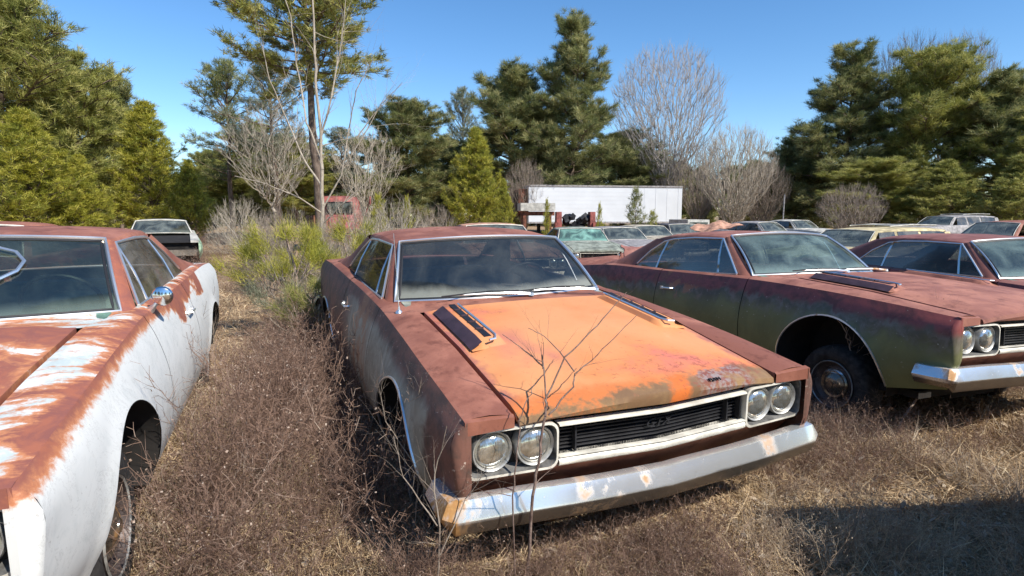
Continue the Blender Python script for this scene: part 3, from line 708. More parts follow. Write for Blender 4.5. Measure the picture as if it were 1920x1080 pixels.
# ---------------------------------------------------------------- ground
def m_ground():
    m=M('dry earth and dead grass',.95,0,.15); m.co(); n1=m.noise(.35,5,.6); n2=m.noise(3,7,.7); n3=m.noise(45,5,.7)
    col=m.mix(m.sm(n3,.3,.7),(.22,.145,.09,1),(.44,.32,.20,1))
    col=m.mix(m.mt('MULTIPLY',m.sm(n2,.45,.65),.6),col,(.40,.24,.13,1))
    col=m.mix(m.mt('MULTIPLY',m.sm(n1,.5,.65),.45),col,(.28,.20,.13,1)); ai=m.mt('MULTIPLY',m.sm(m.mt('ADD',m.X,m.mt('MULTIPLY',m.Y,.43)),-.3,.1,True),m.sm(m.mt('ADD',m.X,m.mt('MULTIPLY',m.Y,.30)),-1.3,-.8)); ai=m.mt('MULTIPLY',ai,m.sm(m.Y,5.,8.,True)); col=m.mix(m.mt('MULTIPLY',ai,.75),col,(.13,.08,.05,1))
    return m.fin(col,.95,n3,.8,.02)
gx=np.concatenate([-np.geomspace(700,9,26),np.linspace(-8.5,8.5,100),np.geomspace(9,700,26)])
gy=np.concatenate([-np.geomspace(300,3,14),np.linspace(-2.6,14,96),np.geomspace(14.4,900,44)])
GX,GY=np.meshgrid(gx,gy,indexing='ij'); V=np.stack([GX,GY,ground_z(GX,GY)],-1).reshape(-1,3)
n,m_=GX.shape; I=(np.arange(n-1)[:,None]*m_+np.arange(m_-1)[None]).ravel()
gme=npmesh('ground',V,F4=np.stack([I,I+m_,I+m_+1,I+1],1),smooth=True)
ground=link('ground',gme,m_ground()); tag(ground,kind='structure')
MT['blue']=m_chrome('mirror shell reflecting the sky',.08,.05)
# ---------------------------------------------------------------- the cars in front
MAIN=((-.285,4.573,0),(.013,.031,-1.159))
car('rusted_coupe','rusted two-door coupe with a faded orange hood in the middle of the photo','car',*MAIN,
    mats('side_o','top_o','hood_o','top_o','glass_o',mirror='trim'),skip=('mirror',),drop=.10)
car('rusted_coupe','maroon and olive green coupe with rusty bonnet, just right of the orange-hooded car','car',(2.574,5.832,-.029),(-.015,-.041,-1.176),
    mats('side_g','top_g','top_g','top_g','glass_g',dash='dash_g',lens='lens'),skip=('mirror','antenna'),drop=.11,wsc=.84)
car('rusted_coupe','dark maroon coupe cut by the right edge, behind the olive green coupe','car',(5.459,6.593,-.10),(.005,.002,-1.29),
    mats('side_k','top_k','top_k','top_k','glass_g',dash='dash_g'),skip=('mirror','antenna'))
car('rusted_coupe','white coupe with rust-streaked hood and blue door mirror at the left edge','car',(-2.889,3.206,.039),(.010,.015,-1.197),
    mats('side_w','top_w','hood_w','top_o','glass_w',apillar='hood_w',dash='dash_g',seat='seat',valance='side_w',mirror='blue'),skip=('hood_vent','antenna','wiper','bumper','arch_trim'),drop=.08,wsc=.95)

def text_part(name,txt,size,loc,axes,mat,parent,ext=.0015,shear=0.,sx=1.):
    cu=bpy.data.curves.new(name,'FONT'); cu.body=txt; cu.size=size; cu.extrude=ext; cu.align_x='CENTER'; cu.align_y='CENTER'; cu.shear=shear
    t=bpy.data.objects.new('tmp',cu); COL.objects.link(t); dg=bpy.context.evaluated_depsgraph_get(); me=bpy.data.meshes.new_from_object(t.evaluated_get(dg)); bpy.data.objects.remove(t)
    X,Y=Vector(axes[0]).normalized(),Vector(axes[1]).normalized(); Z=X.cross(Y); M4=Matrix(((X.x*sx,Y.x,Z.x,loc[0]),(X.y*sx,Y.y,Z.y,loc[1]),(X.z*sx,Y.z,Z.z,loc[2]),(0,0,0,1)))
    me.transform(M4); me.materials.clear(); return link(name,me,[mat],parent)
roots=[o for o in bpy.data.objects if o.name.startswith('rusted_coupe')]
hood_o=[c for c in roots[0].children if c.name.startswith('hood') and 'vent' not in c.name][0]
grille_o=[c for c in roots[0].children if c.name.startswith('grille') and 'trim' not in c.name][0]
text_part('hood_letters','PLYM',.027,(2.312,.285,.832),((-.075,1,-.02),(-.9,0,.35)),MT['black'],hood_o,.003,0,1.1)
text_part('grille_emblem','GTX',.05,(XF(0)-.045,0,.672),((0,1,0),(0,0,1)),MT['bar'],grille_o,.003,.3,1.3)
t=MB(); 
def wsp(t_,q):
    b=A((.552+.215*(1-q*q),q*.752,.964+.020*(1-q*q))); c=A((.140+.085*(1-q*q),q*.620,1.312+.028*(1-q*q))); p=b*(1-t_)+c*t_; p[0]+=.03; p[2]+=.02; return p
t.tube([wsp(*q) for q in ((.88,.05),(.84,.28),(.76,.44),(.64,.50),(.52,.47),(.38,.34),(.26,.12))],.009,6)
t.build('loose_trim',[MT['trim']],roots[3])
# ---------------------------------------------------------------- cars and trucks further back
MT['p_teal']=plain('chalky pale teal paint',(.25,.27,.22,1),.8,0,.35,5); MT['p_greenw']=plain('pale green faded paint',(.36,.50,.33,1),.65)
MT['p_white']=plain('dirty white paint',(.46,.44,.39,1),.7,0,.25,5); MT['p_tan']=plain('faded tan paint',(.38,.33,.25,1),.75,0,.3,5)
MT['p_dark']=plain('dull dark grey paint',(.10,.09,.09,1),.5); MT['p_grey']=plain('weathered grey paint',(.30,.28,.27,1),.6)
MT['p_yel']=plain('faded yellow paint',(.52,.43,.24,1),.7,0,.35,4); MT['p_red']=plain('oxidised red paint',(.27,.075,.06,1),.65,0,.35,5)
MT['p_org']=plain('faded orange roof paint',(.50,.27,.18,1),.75,0,.35,5); MT['rust']=plain('brown surface rust',(.17,.065,.04,1),.85,0,.5,6)
MT['glass_far']=m_glass('dusty far windshield',(.3,.36,.34),(.34,.38,.34),.35,.3); MT['glass_teal']=m_glass('dusty teal windshield',(.3,.5,.42),(.26,.48,.40),.75,.6)
MT['none']=MT['dark']
def far(label,u,D,yaw,side,top,glass='glass_far',kind='coupe',dz=0.,pit=0.,rol=0.,skip=(),hood=None,roof=None,cat='car',name='junked_car',scale=1,chrome='ivory',group='junked cars in the yard behind'):
    x=(u-960)/FPX*D; r=car(name,label,cat,(x,D,gz(x,D)+dz),(rol,pit,yaw),mats(side,top,hood or top,roof or top,glass,chrome=chrome,trim='ivory'),kind=kind,skip=skip,simple=True,group=group)
    r.scale=(scale,)*3; return r
far('pale teal junked car with a cloudy teal windshield, facing the camera behind the orange-hooded car',1085,17.5,-1.45,'p_teal','p_teal','glass_teal',dz=-.12)
far('dark grey junked car with a grey windshield between the teal-glass car and the tan one',1158,19.0,-1.25,'p_dark','p_grey','glass_far',dz=-.10)
far('faded tan junked car right of the dark grey one, below the white trailer',1212,21.5,-1.2,'p_tan','p_tan','glass_far',dz=-.10)
far('dark car behind the roof of the olive green coupe, right of the tan car',1275,23,-1.3,'p_dark','p_dark','glass_far',dz=-.05)
far('grey sedan with pale roof, left one of two behind the olive green coupe windshield',1430,24,-1.0,'p_grey','p_grey','glass_far',dz=.0)
far('white topped car right of the grey sedan, far row at the centre right',1492,27,-1.1,'p_white','p_white','glass_far',dz=.02)
far('wrecked pale green car without its front end, beyond the white coupe on the left',306,17.3,-1.05,'p_greenw','p_white','glass_far',dz=-.06,skip=('hood','grille','grille_trim','headlight','headlight_bezel','bumper'),roof='p_white',name='wrecked_car')
far('car with a dark maroon roof behind the white coupe at the left edge',-55,7.2,-1.25,'side_k','top_o','glass_far',dz=.05)
far('car with a faded orange roof just showing over the orange-hooded car',925,12.8,-1.3,'p_org','p_org','glass_far',dz=-.02)
wg=far('faded yellow station wagon with a pale roof rack, behind the dark maroon coupe',1598,13.6,-2.75,'p_white','p_yel','glass_far',kind='wagon',dz=-.07,cat='station wagon',name='station_wagon',group='station wagons in the back row')
wh=far('grey station wagon with pale roof rails at the edge of the pines',1762,26,-2.85,'p_grey','p_grey','glass_far',kind='wagon',dz=.22,cat='station wagon',name='station_wagon',group='station wagons in the back row')
wm=far('maroon station wagon with rusty roof near the right edge, in front of the grey wagon',1872,17,-2.9,'side_k','top_o','glass_far',kind='wagon',dz=.05,cat='station wagon',name='station_wagon',group='station wagons in the back row')
def rack(par,key):
    r=MB()
    for s in (1,-1): r.tube([(-.5,s*.50,1.42),(-1.3,s*.50,1.455),(-2.1,s*.50,1.44)],.014,5)
    for k in range(7): x=-.55-k*.25; r.tube([(x,-.50,1.43),(x,0,1.455),(x,.50,1.43)],.010,4)
    r.build('roof_rack',[MT[key]],par)
rack(wg,'p_white'); rack(wh,'p_white')
# unseen wagon added out of frame, stretched tall to cast the lower right grass shadow
car('shadow_wagon','unseen rusted wagon added out of frame to the right, stretched tall to shadow the grass','wagon',(4.33,1.12,0),(0,0,PI),
    mats('side_k','top_g','top_g','top_g','glass_far'),kind='wagon',simple=True).scale=(1,1,1.38)
# heap of torn maroon sheet metal behind the green coupe
def bent_panel(name,label,cat,loc,rot,w_,h_,key,seed,crump=.06,group=None):
    r=np.random.default_rng(seed); n=15; U,Vv=np.meshgrid(np.linspace(-.5,.5,n),np.linspace(-.5,.5,n),indexing='ij')
    Z=.10*np.cos(U*3)+crump*np.sin(U*9+r.random()*6)*np.cos(Vv*7+r.random()*6)+r.normal(0,crump*.12,U.shape)
    b=MB(); P=np.stack([U*w_,Vv*h_,Z],-1); b.grid(P,0); Q=P.copy(); Q[...,2]-=.015; b.grid(Q,0,flip=True)
    o=b.build(name,[MT[key]],None,angle=60); o.location=loc; o.rotation_euler=rot; return tag(o,label,cat,group)
G1='torn maroon panels heaped behind the green coupe'
bent_panel('scrap_metal','flat rusty trunk lid lying level between the orange-hooded and green cars','scrap metal',(1.75,9.6,.66),(.04,.02,.1),1.5,1.5,'top_o',1,.02,G1)
bent_panel('scrap_metal','crumpled maroon fender leaning up beside the rear of the green coupe','scrap metal',(2.0,8.7,.72),(1.0,.3,.5),.9,.55,'top_k',5,.10,G1)
bent_panel('scrap_metal','folded maroon metal scrap on top of the leaning fender','scrap metal',(1.72,8.9,.62),(.7,-.6,1.1),.7,.4,'top_k',9,.12,G1)
bent_panel('loose_hood','rusty pinkish car hood propped on a roof in the far row','car hood',tuple(unproj(1345,427,20.5)),(.12,-.15,.3),1.5,1.1,'p_org',12,.08)
# semi trailer
def semi_trailer():
    x0,y0=unproj(986,350,43)[0],43.; x1,y1=unproj(1274,355,45)[0],45.
    Lh=math.hypot(x1-x0,y1-y0); yaw=math.atan2(y1-y0,x1-x0); r=empty('semi_trailer',((x0+x1)/2,44+1.2,0),(0,0,yaw))
    tag(r,'long white ribbed box trailer parked under the pines','semi trailer')
    wht=plain('chalky white trailer paint',(.60,.62,.64,1),.55,0,.03,1,.05); b=MB(); z0,z1=.95,3.72
    b.box((0,0,(z0+z1)/2),(Lh,2.5,z1-z0),0); b.build('cargo_box',[wht],r,smooth=False)
    b=MB()
    for k in range(5): b.box((Lh/2-.3-k*.9,-1.256,(z0+z1)/2),(.04,.016,z1-z0-.3),0)
    for k in range(7): b.box((-Lh*.13,-1.252,z0+.5+k*.3),(Lh*.7,.008,.02),0)
    b.build('side_rib',[wht],r,smooth=False)
    b=MB(); 
    for z in (z0+.06,z1-.05): b.box((0,-1.27,z),(Lh+.02,.06,.12),0)
    b.build('edge_rail',[MT['p_grey']],r,smooth=False)
    b=MB(); b.box((-Lh/2-.35,0,2.5),(.66,1.9,1.9),0); b.box((-Lh/2-.70,0,2.5),(.04,1.5,1.4),1); b.build('cooling_unit',[MT['rust'],MT['black']],r,smooth=False)
    for s in (-1,1):
        b=MB(); b.box((-Lh/2+2.4,s*.8,.5),(.14,.14,1.0),0); b.box((-Lh/2+2.4,s*.8,.05),(.3,.3,.06),0); b.build('landing_leg',[MT['p_grey']],r,smooth=False)
    for k in (0,1):
        for s in (-1,1):
            b=MB(); b.lathe([(.2,-.1),(.45,-.14),(.52,-.1),(.52,.1),(.45,.14),(.2,.1)],(Lh/2-1.2-k*1.25,s*1.05,.52),'y',20); b.build('wheel',[MT['rubber']],r)
semi_trailer()
def flatbed():
    p=unproj(1005,388,33); r=empty('flatbed_body',(p[0],33,gz(p[0],33)),(0,0,.1)); tag(r,'short white flatbed with rusty frame below the left end of the trailer','flatbed')
    b=MB(); b.box((0,0,p[2]),(1.9,1.6,.42),0); b.build('deck',[MT['p_white']],r,smooth=False)
    b=MB()
    for s in (-1,1): b.box((0,s*.5,p[2]-.36),(1.9,.14,.22),0)
    for x in (-.7,.7): b.box((x,0,(p[2]-.4)/2),(.16,1.2,p[2]-.4),0)
    b.build('frame',[MT['rust']],r,smooth=False)
flatbed()
def truck_front():
    p=unproj(1078,418,30); r=empty('stripped_truck',(p[0],30,gz(p[0],30)),(0,0,.05)); tag(r,'stripped red truck front with bare black engine bay, under the white trailer','truck')
    b=MB(); 
    for s in (-1,1): b.box((s*.85,0,1.15),(.28,.9,1.25),0,taper=(.9,.8)); b.box((s*.95,-.3,.9),(.22,.5,.7),0)
    b.box((0,.1,.72),(1.5,.8,.45),0); b.build('body',[MT['p_red']],r,smooth=False)
    b=MB(); rr=np.random.default_rng(3)
    for k in range(16): b.box((rr.uniform(-.62,.62),rr.uniform(-.35,.2),rr.uniform(.95,1.62)),tuple(rr.uniform(.12,.4,3)),0,rot=tuple(rr.uniform(-1,1,3)))
    b.build('engine',[MT['black']],r,smooth=False)
    for s in (-1,1):
        b=MB(); b.lathe([(.2,-.1),(.38,-.12),(.44,-.08),(.44,.08),(.38,.12),(.2,.1)],(s*.85,0,.44),'x',20); b.build('wheel',[MT['rubber']],r)
truck_front()
def red_cab():
    D=22.5; p=unproj(636,405,D); r=empty('truck_cab',(p[0],D,gz(p[0],D)),(0,0,.25)); tag(r,'old red truck cab with square rear window behind the pale bare tree','truck cab')
    b=MB(); z0,z1=.45,2.0
    P=[]
    for z,wx,wy in ((z0,.86,.70),(1.2,.88,.72),(1.85,.74,.60),(1.98,.66,.52),(2.02,.4,.3)):
        P.append([(wx*math.copysign(abs(math.cos(a))**.35,math.cos(a)),wy*math.copysign(abs(math.sin(a))**.35,math.sin(a)),z) for a in np.linspace(0,2*PI,33)])
    b.grid(P,0,flip=True); b.build('body',[MT['p_red']],r,angle=45)
    b=MB(); b.box((.05,-.70,1.58),(.86,.05,.34),0); b.build('rear_window',[MT['glass_far']],r,smooth=False)
    b=MB(); b.tube([(-.42,-.73,1.4),(.52,-.73,1.4),(.52,-.69,1.77),(-.42,-.69,1.77)],.03,5,closed=True); b.build('window_frame',[MT['black']],r)
    b=MB(); b.box((.1,-.735,1.05),(.9,.03,.5),0); b.build('rear_panel',[plain('pinkish red paint',(.42,.10,.11,1),.6,0,.4,6)],r,smooth=False)
    b=MB(); b.box((-.95,-.5,.85),(.5,.5,.9),0,taper=(.8,.8)); b.build('side_tank',[MT['rust']],r,smooth=False)
    b=MB(); b.box((.2,-1.6,.75),(2.0,1.6,.12),0); b.box((.2,-2.3,.6),(2.0,.08,.4),0); b.build('frame',[MT['rust']],r,smooth=False)
    b=MB(); b.tube([(.95,-.4,1.3),(1.12,-.5,1.75),(1.15,-.5,2.0)],.02,5); b.box((1.16,-.52,1.85),(.05,.16,.3),0); b.build('mirror',[MT['p_red']],r,smooth=False)
red_cab()
def small_van():
    D=30; p=unproj(1291,408,D); r=empty('cargo_van',(p[0],D,gz(p[0],D)),(0,0,.1)); tag(r,'small white van roof right of the trailer end','van')
    b=MB(); b.box((0,0,.95),(1.15,2.6,.9),0,taper=(.94,.97)); b.box((0,-.2,.55),(1.2,3.0,.5),0); b.build('body',[MT['p_white']],r,smooth=False)
    b=MB(); b.box((0,-1.30,1.1),(.9,.03,.35),0); b.build('windshield',[MT['glass_far']],r,smooth=False)
    for s in (-1,1):
        b=MB(); b.lathe([(.15,-.1),(.3,-.1),(.33,-.06),(.33,.06),(.3,.1),(.15,.1)],(s*.5,-.9,.33),'x',18); b.build('wheel',[MT['rubber']],r)
small_van()
p=unproj(1468,415,30); b=MB(); b.tube([(0,0,-.2),(0,0,1.6),(.01,0,1.485+(405-362)/FPX*30)],[.035,.03,.03],6); o=b.build('post',[MT['p_grey']]); o.location=(p[0],30,gz(p[0],30)); 
for v in o.data.vertices: pass
tag(o,'thin grey post standing in front of the dark pines right of the bare shrub','post')
# ---------------------------------------------------------------- vegetation helpers
def tubes_np(P0,P1,R0,R1,n=4,base=0):
    P0=A(P0,dtype=float);P1=A(P1,dtype=float);R0=A(R0,dtype=float);R1=A(R1,dtype=float)
    t=P1-P0; t/=np.maximum(np.linalg.norm(t,axis=1,keepdims=True),1e-9)
    ref=np.where(np.abs(t[:,2:3])>.9,A([[1.,0,0]]),A([[0,0,1.]])); x=np.cross(t,ref); x/=np.linalg.norm(x,axis=1,keepdims=True); y=np.cross(t,x)
    a=np.arange(n)*2*PI/n; ring=x[:,None]*np.cos(a)[None,:,None]+y[:,None]*np.sin(a)[None,:,None]
    V=np.concatenate([P0[:,None]+ring*R0[:,None,None],P1[:,None]+ring*R1[:,None,None]],1).reshape(-1,3)
    k=len(P0); b=np.arange(k)[:,None]*2*n+base; j=np.arange(n)[None]; j2=(j+1)%n
    F=np.stack([b+j,b+j2,b+n+j2,b+n+j],-1).reshape(-1,4); return V,F
def unit(v): return v/np.maximum(np.linalg.norm(v,axis=-1,keepdims=True),1e-9)
def needles(rng,Cn,Dn,K,ln,wd,spread=.75):
    k=len(Cn); d=unit(Dn[:,None]*(1-spread*.4)+rng.normal(0,spread,(k,K,3))*.62)
    l=ln*rng.uniform(.6,1.1,(k,K,1)); s=unit(np.cross(d,rng.normal(0,1,(k,K,3))))*wd*.5
    c=Cn[:,None]+rng.normal(0,ln*.16,(k,K,3))
    V=np.stack([c-s,c+s,c+d*l],2).reshape(-1,3); F=np.arange(len(V)).reshape(-1,3)
    tone=np.repeat(np.clip(rng.normal(.5,.22,(k,1))+rng.normal(0,.16,(k,K)),0,1).ravel(),3)
    return V,F,tone
def pine_meshes(nm,seed,H,R,zb,kind,nb=70,sub=7,K=18,ln=.30,wd=.035,lean=0):
    rng=np.random.default_rng(seed); tp=[];n=12
    zz=np.linspace(-.3,H,n); off=np.cumsum(rng.normal(0,.03*H/12,(n,2)),0); off[:3]*=.3
    T=np.c_[off+lean*np.linspace(0,1,n)[:,None]**2,zz]; rt=.011*H+.05 if kind!='young' else .008*H+.03
    rr=rt*(1-np.linspace(0,1,n)*.93); V,F=tubes_np(T[:-1],T[1:],rr[:-1],rr[1:],8)
    trunk=npmesh(nm+' trunk',V,F4=F,smooth=True)
    P0=[];P1=[];R0=[];R1=[];CN=[];DN=[]; ga=0
    for i in range(nb):
        t=(i+rng.random())/nb; t=t**.9; z=zb*H+(1-zb)*H*t; ga+=2.4+rng.normal(0,.35)
        if kind=='young': Lb=R*((1-t)**.75)*rng.uniform(.75,1.1)*min(1,.65+t*2.5)+.15; el=rad(lerp(12,58,t)+rng.normal(0,6))
        elif kind=='round': Lb=R*math.sin(PI*min(1,(.12+.88*t)))**.6*rng.uniform(.35,1.2)*(1-.25*t)+.3; el=rad(lerp(-5,60,t)+rng.normal(0,12))
        elif kind=='tier': Lb=R*(lerp(1.0,.28,t)+.06*math.sin(t*17+seed))*rng.uniform(.55,1.15); el=rad(lerp(-2,50,t)+rng.normal(0,9))
        else: Lb=R*math.sin(PI*min(1,.2+.8*t))**.7*rng.uniform(.3,1.1)+.2; el=rad(lerp(10,55,t)+rng.normal(0,14))
        c0=A([np.interp(z,zz,T[:,k]) for k in range(3)]); d=A([math.cos(ga)*math.cos(el),math.sin(ga)*math.cos(el),math.sin(el)])
        m=6; pts=[c0]; dd=d.copy()
        for q in range(m): dd=unit(dd+A([0,0,.06 if kind!='young' else .10])+rng.normal(0,.09,3)); pts.append(pts[-1]+dd*Lb/m)
        pts=A(pts); rb=max(.012,.016*Lb+.008)*(1.2 if kind!='young' else .8); ra=rb*(1-np.arange(m+1)/m*.85)
        P0+=list(pts[:-1]);P1+=list(pts[1:]);R0+=list(ra[:-1]);R1+=list(ra[1:])
        ns=max(2,int(sub*(.5+Lb/R*.7)))
        for q in range(ns):
            s=rng.uniform(.30 if kind!='young' else .15,1.0); k=min(m-1,int(s*m)); pb=pts[k]+(pts[k+1]-pts[k])*(s*m-k if s<1 else 1)
            fd=unit(pts[min(m,k+1)]-pts[k]); sd=unit(np.cross(fd,A([0,0,1.]))); sg=1 if q%2 else -1
            d2=unit(fd*rng.uniform(.4,1)+sd*sg*rng.uniform(.4,1)+A([0,0,rng.uniform(-.1,.5)])); l2=Lb*.34*(1.15-s*.6)*rng.uniform(.6,1.2)+.08
            pe=pb+d2*l2; P0.append(pb);P1.append(pe);R0.append(rb*.35);R1.append(rb*.15)
            nt=max(1,int(l2/(ln*.75))+1)
            for w_ in range(nt):
                f=1-w_*.75*ln/max(l2,ln) ; f=max(f,.15)
                CN.append(pb+(pe-pb)*f+rng.normal(0,ln*.25,3)); DN.append(unit(d2+A([0,0,.35])))
        CN.append(pts[-1]);DN.append(unit(fd+A([0,0,.4])))
    CN=A(CN);DN=A(DN); V2,F3,tn=needles(rng,CN,DN,K,ln,wd); V1,F1=tubes_np(P0,P1,R0,R1,3,len(V2))
    me=npmesh(nm+' crown',np.r_[V2,V1],F3=F3,F4=F1,tone=np.r_[tn,np.full(len(V1),.5)],mi3=0,mi4=1)
    return trunk,me
def m_needles(name,a,b,c,trans=.35):
    m=M(name,.55,0,.3); m.co(); n1=m.noise(.55,4,.6); n2=m.noise(2.2,3,.6)
    t=m.nd('ShaderNodeAttribute',attribute_name='tone').outputs['Fac']
    col=m.mix(m.sm(m.mt('ADD',n1,m.mt('MULTIPLY',m.mt('SUBTRACT',n2,.5),.6)),.36,.64),a,b); col=m.mix(m.sm(t,.45,.85),col,c)
    m.fin(col); tr=m.nd('ShaderNodeBsdfTranslucent',{0:col}); x=m.nd('ShaderNodeMixShader',{0:trans,1:m.b.outputs[0],2:tr.outputs[0]})
    m.nt.links.new(x.outputs[0],m.out.inputs[0]); return m.mat
def m_bark(name,a,b,sc=10):
    m=M(name,.9,0,.2); n=m.noise(sc,6,.7,stretch=(1,1,.25)); return m.fin(m.mix(m.sm(n,.35,.65),a,b),.9,n,.8,.03)
N_Y=m_needles('yellow green young pine needles',(.38,.36,.04,1),(.22,.24,.035,1),(.56,.50,.10,1))
N_M=m_needles('mid green pine needles',(.33,.33,.075,1),(.17,.19,.045,1),(.54,.50,.17,1))
N_D=m_needles('dark green pine needles',(.225,.24,.080,1),(.10,.125,.045,1),(.46,.43,.19,1))
N_G=m_needles('grey green thin needles',(.24,.26,.16,1),(.16,.18,.12,1),(.38,.38,.27,1))
B_P=m_bark('pine bark',(.085,.06,.045,1),(.20,.15,.115,1)); B_W=m_bark('pale bare bark',(.46,.40,.32,1),(.30,.25,.19,1),20)
B_G=m_bark('grey brown twig bark',(.30,.25,.20,1),(.20,.155,.12,1),12); B_S=m_bark('sapling bark',(.26,.18,.14,1),(.40,.32,.26,1),40)
PM={}
PM['young']=pine_meshes('young pine',11,8,2.9,.03,'young',120,10,16,.26,.026)
PM['youngb']=pine_meshes('young pine b',12,8,2.6,.05,'young',105,10,16,.26,.026)
PM['big']=pine_meshes('leafy pine',13,11,3.9,.10,'round',160,12,32,.34,.024)
PM['round']=pine_meshes('round pine',14,14,4.2,.22,'round',120,11,38,.50,.032)
PM['roundb']=pine_meshes('round pine b',15,14,4.6,.16,'round',130,11,38,.50,.032)
PM['tier']=pine_meshes('tiered pine',16,17,5.2,.20,'tier',125,11,38,.52,.032)
PM['thin']=pine_meshes('thin pine',17,14,3.2,.30,'sparse',75,8,16,.40,.030)
PM['tall']=pine_meshes('tall pine',18,16,3.2,.52,'round',95,11,20,.32,.03)
PM['sap']=pine_meshes('pine sapling',19,2.2,.75,.05,'young',34,4,14,.16,.014)
def tree(name,label,u,vtop,D,kind,needle,bark=None,wpx=None,rz=0,group=None,cat='pine tree',zbase=None):
    x=(u-960)/FPX*D; zb=gz(x,D) if zbase is None else zbase; top=unproj(u,vtop,D)[2]; tm,cm=PM[kind]
    H=max(v.co.z for v in tm.vertices[-20:].__iter__()) if False else HT[kind]; s=(top-zb)/H
    r=empty(name,(x,D,zb),(0,0,rz)); tag(r,label,cat,group)
    sx=s if wpx is None else (wpx/FPX*D)/(2*RT[kind])*(1.22 if D>35 and kind!='thin' else 1); r.scale=(sx,sx,s)
    for nm_,me,mm in (('trunk',tm,[bark or B_P]),('crown',cm,[needle,bark or B_P])):
        o=bpy.data.objects.new(nm_,me); COL.objects.link(o); o.parent=r
        while len(me.materials)<len(mm): me.materials.append(None)
        for i,q in enumerate(mm): o.material_slots[i].link='OBJECT'; o.material_slots[i].material=q
    return r
HT={'young':8.3,'youngb':8.3,'big':11.4,'round':14.6,'roundb':14.6,'tier':17.5,'thin':14.4,'tall':16.5,'sap':2.35}
RT={'young':3.0,'youngb':2.7,'big':4.2,'round':4.7,'roundb':5.0,'tier':5.8,'thin':3.4,'tall':3.5,'sap':.8}
TG='pines round the yard'
for a in [
 ('bushy pine filling the top left corner of the photo',25,-8,23,'big',N_M,None,420,0),
 ('bright young pine at the left edge behind the white coupe',60,205,19,'young',N_Y,None,300,1),
 ('dark topped pine between the corner pine and the cone-shaped one',232,150,33,'round',N_D,None,180,2),
 ('broad mid green pine behind the left young pines',150,100,27,'roundb',N_M,None,260,.7),
 ('cone-shaped young pine left of the dirt path',292,190,25,'youngb',N_Y,None,230,3),
 ('low bright young pine at the left side of the path end',362,300,24,'young',N_Y,None,120,2.2),
 ('young pine low behind the white coupe roof',160,290,20,'youngb',N_Y,None,170,4.2),
 ('thin dark pine with sky showing through, left of the tall pine',440,112,40,'thin',N_D,None,185,5),
 ('second thin pine touching the tall pine trunk from the left',525,100,37,'thin',N_G,None,190,1.1),
 ('low mid green pine at the far end of the path',455,300,46,'roundb',N_M,None,170,1.9),
 ('low pine behind the pale bare tree',560,265,42,'round',N_M,None,180,.4),
 ('tall pine with thick bare trunk running out of the top of the photo',603,-150,21,'tall',N_M,None,330,2.6),
 ('grey green pine right of the tall pine trunk',650,240,44,'thin',N_G,None,150,.2),
 ('round dark pine left of the bright young pine in the middle',765,193,47,'roundb',N_D,None,215,3.3),
 ('pale grey pine top peeping between the two dark ones',868,165,60,'thin',N_G,None,110,4),
 ('broad dark pine behind the bright young pine in the middle',958,133,50,'round',N_D,None,220,.9),
 ('tallest tiered pine above the white trailer',1072,52,48,'tier',N_D,None,235,2.0),
 ('bright cone-shaped young pine left of the white trailer',893,240,29,'young',N_Y,None,175,5.2),
 ('low young pine at the foot of the bright cone-shaped one',945,335,26,'youngb',N_Y,None,70,.5),
 ('mid green pine behind the right half of the trailer',1165,250,52,'roundb',N_D,None,190,1.4),
 ('low brownish pine behind the trailer end',1225,285,55,'round',N_M,None,130,2.9),
 ('dark pine at the left of the right hand group',1575,105,43,'tier',N_D,None,260,4.4),
 ('mid green pine in the middle of the right hand group',1722,96,40,'roundb',N_M,None,250,1.7),
 ('pine right of the middle one in the right hand group',1850,145,38,'round',N_D,None,220,.3),
 ('pine cut by the right edge of the photo',1960,185,34,'roundb',N_M,None,260,3.9),
 ('low dark pine left below the right hand group',1488,262,47,'roundb',N_D,None,150,5.5),
 ('low mid green pine in the middle below the right hand group',1640,300,36,'round',N_M,None,200,2.4),
 ('young pine with bright lower branches behind the grey wagon',1760,300,33,'young',N_M,None,240,1.0),
 ('bright young pine above the maroon wagon',1900,290,30,'youngb',N_M,None,230,4.9),
 ('low dark pine left of the right hand group',1430,315,52,'round',N_D,None,110,.8),
 ('low dark pine behind the red truck cab',690,330,45,'roundb',N_D,None,150,2.7),
 ('mid height pine between the two thin pines and the path end',405,285,50,'round',N_M,None,120,3.1),
 ('mid green pine filling the gap behind the grey bare tree left of the tall trunk',490,235,52,'roundb',N_M,None,160,.9),
 ('dark pine low between the round dark pine and the bright cone',845,262,55,'round',N_D,None,130,4.4),
 ('dark pine low between the broad dark pine and the tiered one',1010,215,56,'roundb',N_D,None,150,5.1),
 ('dark pine low behind the left end of the trailer',1040,280,50,'round',N_D,None,140,.2),
 ('mid green pine behind the tall pine trunk',620,300,50,'round',N_D,None,150,1.5),
 ]: tree('pine_tree',a[0],*a[1:8],wpx=a[7] if False else a[7],rz=a[8],group=TG) if False else tree('pine_tree',a[0],a[1],a[2],a[3],a[4],a[5],a[6],a[7],a[8],TG)
SG='pine saplings among the junked cars'
for a in [('pine sapling standing against the right half of the white trailer',1190,355,24,'sap',N_D,62),
 ('small yellow pine sapling in front of the flatbed',1025,376,24,'sap',N_Y,26),('small pine sapling against the middle of the white trailer',1123,384,24,'sap',N_Y,24),
 ('low green sapling right of the one against the trailer',1222,398,22,'sap',N_M,50),
 ('slim yellow sapling right of the red truck cab',712,368,19,'sap',N_Y,60),('small yellow sapling left of the bright young pine',765,372,18,'sap',N_Y,34)]:
    tree('pine_sapling',a[0],a[1],a[2],a[3],a[4],a[5],None,a[6],1.3,SG,'sapling')
